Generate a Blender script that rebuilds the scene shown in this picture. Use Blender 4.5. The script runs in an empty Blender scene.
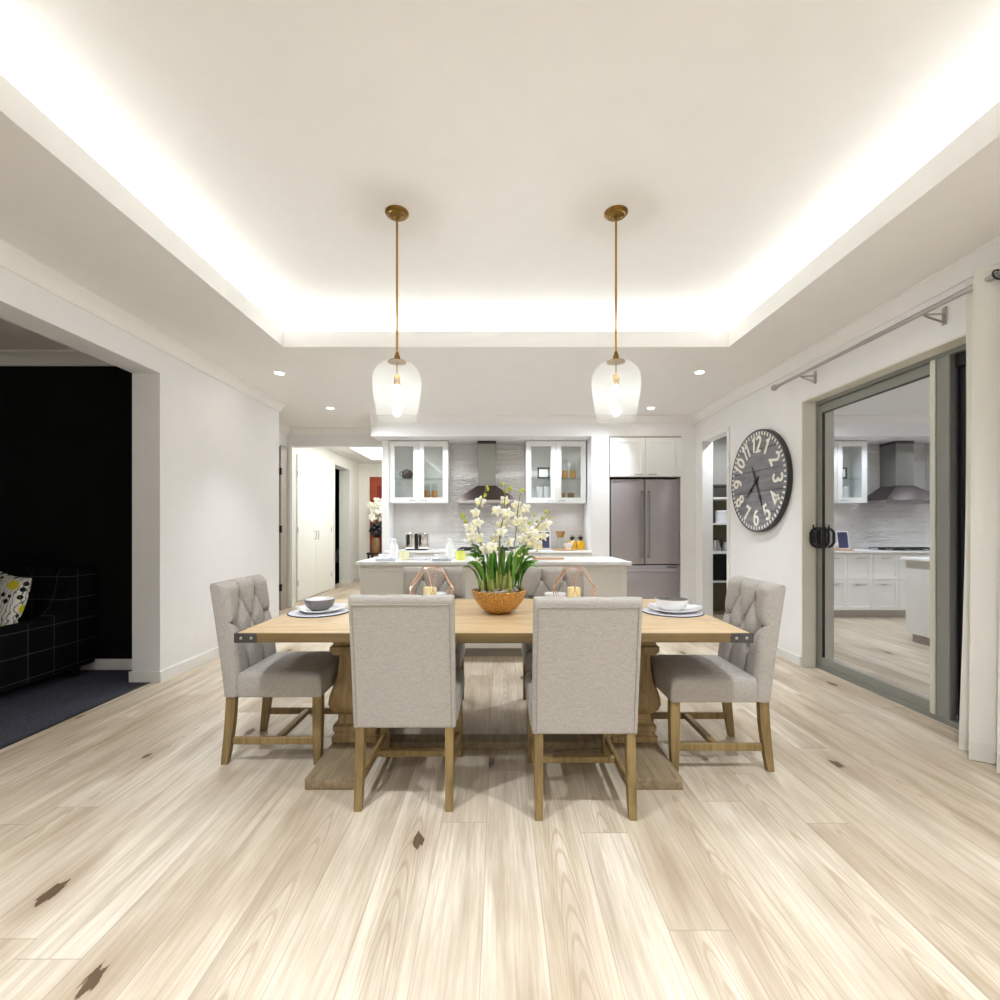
import bpy, bmesh, math, random
from mathutils import Vector, Matrix
random.seed(7)
sc = bpy.context.scene
COL = sc.collection
PI = math.pi

# ---------------------------------------------------------------- measuring helpers (one-point perspective)
F, VX, VY, H = 470.0, 499.0, 527.0, 1.2
def WX(px, y): return (px - VX) * y / F
def WZ(py, y): return H - (py - VY) * y / F

# ---------------------------------------------------------------- materials
def lin(c):
    c = c / 255.0
    return c / 12.92 if c <= 0.04045 else ((c + 0.055) / 1.055) ** 2.4
def rgb(r, g, b): return (lin(r), lin(g), lin(b), 1.0)

class NT:
    def __init__(s, name):
        s.m = bpy.data.materials.new(name); s.m.use_nodes = True
        s.t = s.m.node_tree; s.n = s.t.nodes; s.l = s.t.links
        s.n.clear()
        s.out = s.n.new('ShaderNodeOutputMaterial')
    def add(s, typ, **kw):
        nd = s.n.new(typ)
        for k, v in kw.items():
            if k in nd.inputs.keys() if isinstance(k, str) else False: nd.inputs[k].default_value = v
            else: setattr(nd, k, v)
        return nd
    def link(s, a, b): s.l.new(a, b)
    def val(s, nd, key, v): nd.inputs[key].default_value = v
    def math(s, op, a, b=None):
        nd = s.n.new('ShaderNodeMath'); nd.operation = op
        for i, x in enumerate((a, b)):
            if x is None: continue
            if isinstance(x, (int, float)): nd.inputs[i].default_value = x
            else: s.link(x, nd.inputs[i])
        return nd.outputs[0]
    def coords(s, scale=(1, 1, 1), kind='Object'):
        tc = s.n.new('ShaderNodeTexCoord'); mp = s.n.new('ShaderNodeMapping')
        mp.inputs['Scale'].default_value = scale
        s.link(tc.outputs[kind], mp.inputs['Vector']); return mp.outputs[0]
    def noise(s, vec, scale, detail=3, rough=0.55):
        nd = s.n.new('ShaderNodeTexNoise'); nd.inputs['Scale'].default_value = scale
        nd.inputs['Detail'].default_value = detail; nd.inputs['Roughness'].default_value = rough
        s.link(vec, nd.inputs['Vector']); return nd.outputs['Fac']
    def ramp(s, fac, stops):
        nd = s.n.new('ShaderNodeValToRGB'); e = nd.color_ramp.elements
        while len(e) < len(stops): e.new(0.5)
        for i, (p, c) in enumerate(stops): e[i].position = p; e[i].color = c
        s.link(fac, nd.inputs[0]); return nd.outputs[0]
    def mix(s, fac, a, b, blend='MIX'):
        nd = s.n.new('ShaderNodeMix'); nd.data_type = 'RGBA'; nd.blend_type = blend
        for i, x in ((0, fac), (6, a), (7, b)):
            if isinstance(x, (int, float, tuple)): nd.inputs[i].default_value = x
            else: s.link(x, nd.inputs[i])
        return nd.outputs[2]
    def bump(s, h, strength, dist=0.01):
        nd = s.n.new('ShaderNodeBump'); nd.inputs['Strength'].default_value = strength
        nd.inputs['Distance'].default_value = dist
        s.link(h, nd.inputs['Height']); return nd.outputs[0]
    def bsdf(s, color, rough=0.5, metal=0.0, spec=0.5, normal=None, coat=0.0, sheen=0.0):
        b = s.n.new('ShaderNodeBsdfPrincipled')
        if isinstance(color, tuple): b.inputs['Base Color'].default_value = color
        else: s.link(color, b.inputs['Base Color'])
        if isinstance(rough, (int, float)): b.inputs['Roughness'].default_value = rough
        else: s.link(rough, b.inputs['Roughness'])
        b.inputs['Metallic'].default_value = metal
        b.inputs['Specular IOR Level'].default_value = spec
        b.inputs['Coat Weight'].default_value = coat
        b.inputs['Sheen Weight'].default_value = sheen
        if normal is not None: s.link(normal, b.inputs['Normal'])
        s.link(b.outputs[0], s.out.inputs[0]); return b

def plain(name, c, rough=0.5, metal=0.0, var=0.04, scale=8.0, spec=0.5, bump=0.0, stretch=(1, 1, 1), coat=0.0):
    n = NT(name); v = n.coords(stretch); f = n.noise(v, scale)
    a = rgb(*c)
    lo = tuple(x * (1 - var) for x in a[:3]) + (1,); hi = tuple(min(1, x * (1 + var)) for x in a[:3]) + (1,)
    col = n.ramp(f, [(0.3, lo), (0.7, hi)])
    nm = n.bump(f, bump) if bump else None
    n.bsdf(col, rough, metal, spec, nm, coat); return n.m

def emit(name, c, s):
    n = NT(name); e = n.n.new('ShaderNodeEmission')
    e.inputs[0].default_value = rgb(*c); e.inputs[1].default_value = s
    n.link(e.outputs[0], n.out.inputs[0]); return n.m

def wood(name, base, dark, grain=(1.5, 30, 30), rough=0.5, amount=0.6, bump=0.15):
    n = NT(name); v = n.coords(grain)
    f = n.noise(v, 1.6, 6, 0.65); f2 = n.noise(n.coords((1.3, 1.9, 1.6)), 2.2, 3)
    col = n.ramp(f, [(0.32, rgb(*dark)), (0.32 + amount * 0.5, rgb(*base))])
    col = n.mix(0.35, col, n.ramp(f2, [(0.3, rgb(*dark)), (0.62, rgb(*base))]))
    n.bsdf(col, rough, 0, 0.4, n.bump(f, bump, 0.004)); return n.m

def floor_mat():
    n = NT('oak_planks'); tc = n.n.new('ShaderNodeTexCoord'); sp = n.n.new('ShaderNodeSeparateXYZ')
    n.link(tc.outputs['Object'], sp.inputs[0])
    PW, PL = 0.185, 1.9
    xs = n.math('DIVIDE', n.math('ADD', sp.outputs[0], 20.03), PW)
    row = n.math('FLOOR', xs); fx = n.math('FRACT', xs)
    wn = n.n.new('ShaderNodeTexWhiteNoise'); wn.noise_dimensions = '1D'; n.link(row, wn.inputs['W'])
    ys = n.math('ADD', n.math('DIVIDE', n.math('ADD', sp.outputs[1], 30.0), PL), n.math('MULTIPLY', wn.outputs['Value'], 7.3))
    pl = n.math('FLOOR', ys); fy = n.math('FRACT', ys)
    cv = n.n.new('ShaderNodeCombineXYZ'); n.link(row, cv.inputs[0]); n.link(pl, cv.inputs[1])
    w2 = n.n.new('ShaderNodeTexWhiteNoise'); w2.noise_dimensions = '2D'; n.link(cv.outputs[0], w2.inputs['Vector'])
    tone = w2.outputs['Value']
    # grain stretched along Y, shifted per plank
    gv = n.n.new('ShaderNodeCombineXYZ')
    n.link(n.math('ADD', sp.outputs[0], n.math('MULTIPLY', tone, 9.0)), gv.inputs[0])
    n.link(n.math('MULTIPLY', sp.outputs[1], 0.09), gv.inputs[1]); n.link(n.math('MULTIPLY', tone, 31.0), gv.inputs[2])
    g = n.noise(gv.outputs[0], 13, 6, 0.6)
    gb = n.n.new('ShaderNodeCombineXYZ')
    n.link(sp.outputs[0], gb.inputs[0]); n.link(n.math('MULTIPLY', sp.outputs[1], 0.22), gb.inputs[1]); n.link(n.math('MULTIPLY', tone, 17.0), gb.inputs[2])
    g2 = n.noise(gb.outputs[0], 5.0, 3)
    wv = n.n.new('ShaderNodeTexWave'); wv.wave_type = 'BANDS'; wv.bands_direction = 'X'
    wv.inputs['Scale'].default_value = 9; wv.inputs['Distortion'].default_value = 14; wv.inputs['Detail'].default_value = 3
    wv.inputs['Detail Scale'].default_value = 1.2
    n.link(gv.outputs[0], wv.inputs['Vector'])
    base = n.ramp(tone, [(0.0, rgb(178, 162, 140)), (0.35, rgb(202, 188, 168)), (0.7, rgb(214, 202, 185)), (1.0, rgb(226, 216, 201))])
    col = n.mix(0.55, base, n.ramp(g, [(0.34, rgb(150, 132, 108)), (0.5, rgb(207, 193, 172)), (0.75, rgb(230, 221, 208))]))
    col = n.mix(n.ramp(wv.outputs['Fac'], [(0.0, (0.22,) * 3 + (1,)), (0.4, (0, 0, 0, 1))]), col, rgb(172, 154, 128))
    col = n.mix(n.ramp(g2, [(0.5, (0, 0, 0, 1)), (0.82, (0.6,) * 3 + (1,))]), col, rgb(160, 143, 122))
    fv = n.n.new('ShaderNodeCombineXYZ'); n.link(n.math('ADD', sp.outputs[0], n.math('MULTIPLY', tone, 5.0)), fv.inputs[0]); n.link(n.math('MULTIPLY', sp.outputs[1], 0.035), fv.inputs[1]); n.link(n.math('MULTIPLY', tone, 11.0), fv.inputs[2])
    fine = n.noise(fv.outputs[0], 110, 3, 0.6)
    col = n.mix(n.ramp(fine, [(0.40, (0.25,) * 3 + (1,)), (0.56, (0, 0, 0, 1))]), col, rgb(158, 138, 112))
    big = n.noise(n.coords((1, .3, 1)), 3.2, 4, 0.6)
    col = n.mix(n.ramp(big, [(0.48, (0, 0, 0, 1)), (0.70, (0.6,) * 3 + (1,))]), col, rgb(168, 148, 124))
    # cathedral arches in some boards
    cu_ = n.math('SUBTRACT', fx, 0.5); warp = n.noise(gb.outputs[0], 3.5, 2)
    p = n.math('ADD', n.math('ADD', n.math('MULTIPLY', sp.outputs[1], 1.1), n.math('MULTIPLY', tone, 13.0)), n.math('ADD', n.math('MULTIPLY', n.math('MULTIPLY', cu_, cu_), 9.0), n.math('MULTIPLY', warp, 1.6)))
    sw = n.math('SINE', n.math('MULTIPLY', p, 34.0))
    msk = n.math('MULTIPLY', n.ramp(n.math('ABSOLUTE', cu_), [(0.22, (1, 1, 1, 1)), (0.40, (0, 0, 0, 1))]), n.math('LESS_THAN', n.math('FRACT', n.math('MULTIPLY', tone, 7.7)), 0.5))
    col = n.mix(n.math('MULTIPLY', n.math('MULTIPLY', n.ramp(sw, [(0.35, (0, 0, 0, 1)), (0.95, (1, 1, 1, 1))]), msk), 0.42), col, rgb(160, 136, 106))
    # knots
    kv = n.n.new('ShaderNodeCombineXYZ'); n.link(sp.outputs[0], kv.inputs[0]); n.link(n.math('MULTIPLY', sp.outputs[1], 0.45), kv.inputs[1])
    vo = n.n.new('ShaderNodeTexVoronoi'); vo.voronoi_dimensions = '2D'; vo.inputs['Scale'].default_value = 2.3; n.link(kv.outputs[0], vo.inputs['Vector'])
    dn = n.math('ADD', vo.outputs['Distance'], n.math('MULTIPLY', n.math('SUBTRACT', n.noise(gv.outputs[0], 38, 4, .7), .3), 0.16))
    gate = n.math('GREATER_THAN', n.n['White Noise Texture.001'].outputs['Value'] if False else tone, 0.35)
    kn = n.math('MULTIPLY', n.math('LESS_THAN', dn, 0.075), gate)
    halo = n.math('MULTIPLY', n.ramp(dn, [(0.06, (1, 1, 1, 1)), (0.30, (0, 0, 0, 1))]), gate)
    col = n.mix(n.math('MULTIPLY', halo, 0.5), col, rgb(140, 114, 84))
    col = n.mix(n.math('MULTIPLY', kn, 0.85), col, rgb(74, 52, 32))
    # joints
    ex = n.math('MINIMUM', fx, n.math('SUBTRACT', 1.0, fx)); ey = n.math('MINIMUM', fy, n.math('SUBTRACT', 1.0, fy))
    j = n.math('MAXIMUM', n.math('LESS_THAN', ex, 0.012), n.math('LESS_THAN', ey, 0.0012))
    col = n.mix(n.math('MULTIPLY', j, 0.30), col, rgb(120, 102, 82))
    rg = n.math('ADD', n.math('MULTIPLY', g, 0.15), 0.33)
    n.bsdf(col, rg, 0, 0.35, n.bump(g, 0.06, 0.003)); return n.m

def fabric(name, c, scale=520, var=0.10):
    n = NT(name); v = n.coords()
    a = n.n.new('ShaderNodeTexNoise'); a.inputs['Scale'].default_value = 1; a.inputs['Detail'].default_value = 2
    m1 = n.n.new('ShaderNodeMapping'); m1.inputs['Scale'].default_value = (scale, scale, scale * .08); n.link(v, m1.inputs[0]); n.link(m1.outputs[0], a.inputs['Vector'])
    b = n.n.new('ShaderNodeTexNoise'); b.inputs['Scale'].default_value = 1; b.inputs['Detail'].default_value = 2
    m2 = n.n.new('ShaderNodeMapping'); m2.inputs['Scale'].default_value = (scale * .08, scale * .08, scale); n.link(v, m2.inputs[0]); n.link(m2.outputs[0], b.inputs['Vector'])
    f = n.math('MULTIPLY', n.math('ADD', a.outputs['Fac'], b.outputs['Fac']), 0.5)
    q = rgb(*c); lo = tuple(x * (1 - var * 2) for x in q[:3]) + (1,); hi = tuple(min(1, x * (1 + var)) for x in q[:3]) + (1,)
    col = n.ramp(f, [(0.38, lo), (0.62, hi)])
    n.bsdf(col, 0.92, 0, 0.15, n.bump(f, 0.25, 0.002), sheen=0.15); return n.m

def glass(name, tint, refl, milk=0.0, fres=0.8, rough=.015):
    """thin clear pane: transparent with a constant-plus-fresnel mirror share"""
    n = NT(name)
    tr = n.n.new('ShaderNodeBsdfTransparent'); tr.inputs[0].default_value = tint
    gl = n.n.new('ShaderNodeBsdfGlossy'); gl.inputs['Roughness'].default_value = rough; gl.inputs[0].default_value = (0.92, 0.94, 0.97, 1)
    lw = n.n.new('ShaderNodeLayerWeight'); lw.inputs[0].default_value = 0.25
    nz = n.noise(n.coords(), 2.0)
    fac = n.math('ADD', n.math('MULTIPLY', lw.outputs['Fresnel'], fres), n.math('ADD', refl, n.math('MULTIPLY', nz, 0.01)))
    ge = n.n.new('ShaderNodeNewGeometry'); fac = n.math('MULTIPLY', fac, n.math('SUBTRACT', 1.0, ge.outputs['Backfacing']))
    mx = n.n.new('ShaderNodeMixShader'); n.link(fac, mx.inputs[0])
    first = tr.outputs[0]
    if milk:
        tl = n.n.new('ShaderNodeBsdfTranslucent'); tl.inputs[0].default_value = (0.95, 0.93, 0.88, 1)
        df = n.n.new('ShaderNodeBsdfDiffuse'); df.inputs[0].default_value = (0.95, 0.93, 0.88, 1)
        ad = n.n.new('ShaderNodeMixShader'); ad.inputs[0].default_value = 0.5
        n.link(tl.outputs[0], ad.inputs[1]); n.link(df.outputs[0], ad.inputs[2])
        m2 = n.n.new('ShaderNodeMixShader'); m2.inputs[0].default_value = milk
        n.link(tr.outputs[0], m2.inputs[1]); n.link(ad.outputs[0], m2.inputs[2]); first = m2.outputs[0]
    n.link(first, mx.inputs[1]); n.link(gl.outputs[0], mx.inputs[2])
    n.link(mx.outputs[0], n.out.inputs[0]); return n.m

def tile_mat(nm, st, sc_):
    n = NT(nm); tc = n.n.new('ShaderNodeTexCoord'); sp = n.n.new('ShaderNodeSeparateXYZ'); n.link(tc.outputs['Object'], sp.inputs[0])
    cb = n.n.new('ShaderNodeCombineXYZ'); n.link(n.math('ADD', sp.outputs[0], sp.outputs[1]), cb.inputs[0]); n.link(sp.outputs[2], cb.inputs[1])
    br = n.n.new('ShaderNodeTexBrick'); br.inputs['Scale'].default_value = 1
    br.inputs['Brick Width'].default_value = 0.30; br.inputs['Row Height'].default_value = 0.075; br.inputs['Mortar Size'].default_value = 0.002
    br.inputs['Color1'].default_value = rgb(212, 208, 203); br.inputs['Color2'].default_value = rgb(206, 202, 197); br.inputs['Mortar'].default_value = rgb(192, 188, 183)
    n.link(cb.outputs[0], br.inputs['Vector'])
    nz = n.noise(n.coords((1, 1, 2.6)), sc_, 2)
    h = n.math('ADD', n.math('MULTIPLY', nz, 1.0), n.math('MULTIPLY', br.outputs['Fac'], -0.15))
    n.bsdf(br.outputs['Color'], 0.05 if st > .5 else .09, 0, 1.0 if st > .5 else .6, n.bump(h, st, 0.03), 1.0 if st > .5 else 0.0); return n.m

def plaid_mat():
    n = NT('dark_plaid_wool'); tc = n.n.new('ShaderNodeTexCoord'); sp = n.n.new('ShaderNodeSeparateXYZ'); n.link(tc.outputs['Object'], sp.inputs[0])
    def ln(o, per, off, w):
        f = n.math('FRACT', n.math('DIVIDE', n.math('ADD', o, 40 * per + off), per)); return n.math('LESS_THAN', f, w / per)
    m = n.math('MAXIMUM', n.math('MAXIMUM', ln(sp.outputs[0], .195, .05, .005), ln(sp.outputs[1], .195, .10, .005)), ln(sp.outputs[2], .171, .045, .005))
    nz = n.noise(n.coords(), 160, 2)
    m = n.math('MULTIPLY', m, n.ramp(nz, [(0.3, (0.4,) * 3 + (1,)), (0.6, (1, 1, 1, 1))]))
    n.bsdf(n.mix(m, rgb(12, 12, 15), rgb(74, 70, 70)), 0.95, 0, 0.1); return n.m

def cushion_mat():
    n = NT('patterned_cotton'); v = n.coords()
    vo = n.n.new('ShaderNodeTexVoronoi'); vo.inputs['Scale'].default_value = 17; n.link(v, vo.inputs['Vector'])
    v2 = n.n.new('ShaderNodeTexVoronoi'); v2.inputs['Scale'].default_value = 9; n.link(v, v2.inputs['Vector'])
    wv = n.n.new('ShaderNodeTexWave'); wv.inputs['Scale'].default_value = 14; wv.inputs['Distortion'].default_value = 9; n.link(v, wv.inputs['Vector'])
    col = n.mix(n.math('LESS_THAN', vo.outputs['Distance'], 0.30), rgb(228, 226, 220), rgb(25, 25, 28))
    col = n.mix(n.math('MULTIPLY', n.math('GREATER_THAN', wv.outputs['Fac'], 0.86), 0.8), col, rgb(70, 70, 72))
    col = n.mix(n.math('LESS_THAN', v2.outputs['Distance'], 0.30), col, rgb(214, 203, 52))
    n.bsdf(col, 0.9, 0, 0.1); return n.m

def hammered(name, c, metal=0.85, scale=48, rough=0.32):
    n = NT(name); v = n.coords(); vo = n.n.new('ShaderNodeTexVoronoi'); vo.inputs['Scale'].default_value = scale; n.link(v, vo.inputs['Vector'])
    q = rgb(*c); lo = tuple(x * .72 for x in q[:3]) + (1,)
    col = n.ramp(vo.outputs['Distance'], [(0.1, lo), (0.6, q)])
    n.bsdf(col, rough, metal, 0.5, n.bump(vo.outputs['Distance'], 0.9, 0.012)); return n.m

def curtain_mat(name, c, see):
    n = NT(name); v = n.coords((1, 1, 1)); f = n.noise(v, 300, 2)
    q = rgb(*c); col = n.ramp(f, [(0.3, tuple(x * .93 for x in q[:3]) + (1,)), (0.7, q)])
    df = n.n.new('ShaderNodeBsdfDiffuse'); tl = n.n.new('ShaderNodeBsdfTranslucent'); tr = n.n.new('ShaderNodeBsdfTransparent')
    n.link(col, df.inputs[0]); n.link(col, tl.inputs[0])
    a = n.n.new('ShaderNodeMixShader'); a.inputs[0].default_value = 0.15; n.link(df.outputs[0], a.inputs[1]); n.link(tl.outputs[0], a.inputs[2])
    b = n.n.new('ShaderNodeMixShader'); b.inputs[0].default_value = see; n.link(a.outputs[0], b.inputs[1]); n.link(tr.outputs[0], b.inputs[2])
    n.link(b.outputs[0], n.out.inputs[0]); return n.m

M = {}
M['ceil'] = plain('ceiling_paint', (236, 233, 229), 0.85, var=0.01, spec=0.2)
M['wall'] = plain('wall_paint', (232, 231, 230), 0.8, var=0.01, spec=0.25)
M['trim'] = plain('gloss_trim_paint', (233, 232, 228), 0.45, var=0.01)
M['reveal'] = plain('cream_reveal_paint', (222, 218, 206), 0.6, var=0.01)
M['hallwall'] = plain('hall_paint', (236, 236, 228), 0.75, var=0.01, spec=0.3)
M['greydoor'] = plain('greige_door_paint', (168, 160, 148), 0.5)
M['black_wall'] = plain('black_wall_paint', (20, 19, 18), 0.9, var=0.12, scale=3, spec=0.15)
M['carpet'] = plain('charcoal_carpet', (72, 73, 82), 0.98, var=0.25, scale=60, bump=0.6, spec=0.05)
M['floor'] = floor_mat()
M['tile'] = tile_mat('smooth_gloss_tiles', .12, 6)
M['wavy'] = tile_mat('wavy_gloss_tiles', .9, 13)
M['lacquer'] = plain('white_satin_lacquer', (236, 236, 234), 0.32, var=0.008)
M['island'] = plain('island_paint', (226, 222, 214), 0.42, var=0.01)
M['stone'] = plain('white_stone', (240, 240, 240), 0.16, var=0.015, scale=30)
M['chimney'] = plain('satin_chimney_steel', (138, 137, 130), 0.4, 0.7, var=0.05, stretch=(40, 1, 1))
M['steel'] = plain('brushed_steel', (176, 172, 168), 0.30, 1.0, var=0.06, scale=6, stretch=(40, 1, 1))
M['fridge'] = plain('plum_grey_steel', (166, 159, 161), 0.38, 0.45, var=0.05, scale=6, stretch=(1, 1, 40))
M['chrome'] = plain('chrome', (215, 213, 210), 0.08, 1.0, var=0.02)
M['hood'] = plain('dark_bronze_steel', (66, 54, 50), 0.34, 0.6, var=0.06, stretch=(1, 40, 1))
M['black'] = plain('black_plastic', (16, 16, 17), 0.35, var=0.1)
M['blackglass'] = plain('black_glass', (12, 12, 14), 0.06, var=0.05)
M['darkmetal'] = plain('blackened_iron', (86, 84, 84), 0.42, 0.7, var=0.15, scale=30)
M['alu'] = plain('grey_green_aluminium', (136, 137, 131), 0.42, 0.15, var=0.03)
M['alu_light'] = plain('pale_aluminium', (205, 206, 194), 0.34, 0.3, var=0.03)
M['brass'] = plain('antique_brass', (176, 134, 66), 0.26, 0.95, var=0.15, scale=30)
M['brass_dark'] = plain('aged_brass', (128, 98, 48), 0.3, 0.95, var=0.25, scale=60)
M['copper'] = plain('rose_copper', (228, 184, 160), 0.25, 0.9, var=0.06)
M['linen'] = fabric('oatmeal_linen', (176, 170, 163))
M['linen_side'] = fabric('oatmeal_linen_piping', (160, 154, 147))
M['button'] = fabric('shaded_button_linen', (134, 128, 121))  # darker than the chair linen: shade of the tuft dips put into the colour
M['leg'] = wood('weathered_oak_leg', (156, 132, 86), (102, 82, 48), (30, 30, 1.5), 0.5)
M['tabletop'] = wood('honey_elm', (216, 190, 150), (180, 148, 108), (1.2, 22, 22), 0.42, 0.5, 0.08)
M['tableedge'] = wood('honey_elm_edge', (128, 106, 68), (94, 76, 44), (1.2, 26, 26), 0.5)
M['pedestal'] = wood('reclaimed_elm', (174, 148, 104), (110, 86, 52), (22, 22, 1.5), 0.55)
M['foot'] = wood('reclaimed_elm_grey', (160, 142, 114), (104, 88, 64), (22, 1.5, 22), 0.6)
M['china'] = plain('white_china', (240, 240, 242), 0.14, var=0.01)
M['china_grey'] = plain('grey_stoneware', (122, 116, 116), 0.35, var=0.06)
M['speckle'] = hammered('speckled_glaze', (150, 146, 140), 0.0, 160, 0.3)
M['navy'] = plain('navy_rim', (52, 56, 78), 0.4)
M['mat'] = plain('pale_woven_mat', (226, 226, 232), 0.7, var=0.05, scale=80)
M['wax'] = plain('ivory_wax', (244, 226, 172), 0.5, var=0.03)
M['bowlgold'] = hammered('hammered_gold', (222, 168, 92), 0.65, 85)
M['pebble'] = plain('river_pebble', (164, 150, 136), 0.6, var=0.35, scale=14)
M['leaf'] = plain('orchid_leaf', (92, 146, 44), 0.38, var=0.35, scale=7, stretch=(6, 6, 1))
M['leaf_dark'] = plain('orchid_leaf_dark', (60, 108, 36), 0.36, var=0.3, scale=7)
M['cane'] = plain('orchid_cane', (150, 160, 84), 0.5, var=0.2, scale=12)
M['stem'] = plain('flower_stem_green', (128, 122, 62), 0.5, var=0.15)
M['petal'] = plain('cream_petal', (250, 248, 232), 0.55, var=0.02)
M['throat'] = plain('yellow_throat', (238, 232, 160), 0.5)
M['bud'] = plain('lime_bud', (186, 196, 56), 0.45, var=0.12)
M['yellow'] = plain('yellow_ceramic', (240, 190, 20), 0.3, var=0.03)
M['lime'] = plain('lime_ceramic', (232, 236, 120), 0.25, var=0.03)
M['cream'] = plain('cream_glaze', (240, 238, 200), 0.25, var=0.02)
M['amber'] = plain('amber_grains', (206, 142, 44), 0.6, var=0.25, scale=70)
M['biscuit'] = wood('board_wood', (196, 150, 98), (158, 110, 64))
M['navybook'] = plain('navy_cover', (52, 50, 92), 0.4)
M['redart'] = plain('rust_red_paint', (156, 62, 30), 0.6, var=0.3, scale=4)
M['redart2'] = plain('dark_red_paint', (120, 26, 20), 0.6, var=0.2, scale=4)
M['paleblue'] = plain('pale_blue_paint', (176, 190, 204), 0.5, var=0.05)
M['vase'] = wood('tan_vase', (166, 132, 92), (110, 82, 52))
M['bedding'] = plain('grey_bedding', (196, 198, 206), 0.9, var=0.05)
M['sofa'] = plaid_mat()
M['cushion'] = cushion_mat()
M['curtain'] = curtain_mat('sheer_white_linen', (246, 244, 238), 0.02)
M['hem'] = curtain_mat('double_linen_hem', (238, 236, 228), 0.0)
M['olive'] = plain('olive_backboard', (120, 112, 88), 0.6)
M['clockwood'] = wood('charcoal_planks', (142, 142, 146), (100, 100, 104), (20, 1.2, 20), 0.6, 0.6, 0.1)
M['clockrim'] = plain('dark_rim', (52, 52, 54), 0.45)
M['numeral'] = plain('cream_numeral', (240, 236, 226), 0.5, var=0.01)
M['pane'] = glass('clear_cabinet_glass', (0.97, 0.98, 0.975, 1), 0.05)
M['doorglass'] = glass('night_door_glass', (0.62, 0.64, 0.70, 1), 0.66)
M['shade'] = glass('blown_glass', (0.98, 0.98, 0.97, 1), 0.0, milk=0.020, fres=.12, rough=.12)
M['jarglass'] = glass('jar_glass', (0.95, 0.96, 0.955, 1), 0.03, fres=.35)
M['shelfglass'] = glass('shelf_glass', (0.90, 0.94, 0.92, 1), 0.02, fres=.2)
M['bulb'] = emit('warm_bulb_glow', (238, 246, 255), 102.0)
M['led'] = emit('led_lens', (255, 250, 240), 30.0)
M['strip'] = emit('cove_led_tape', (240, 250, 255), 5.8)
M['panel_light'] = emit('light_panel', (255, 254, 248), 1.2)
M['grey_cupboard'] = plain('grey_laminate', (156, 152, 146), 0.5, stretch=(12, 12, 1))
M['pantry'] = plain('pantry_paint', (196, 192, 186), 0.7)
M['ground'] = plain('night_paving', (40, 42, 46), 0.8, var=0.2)

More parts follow.
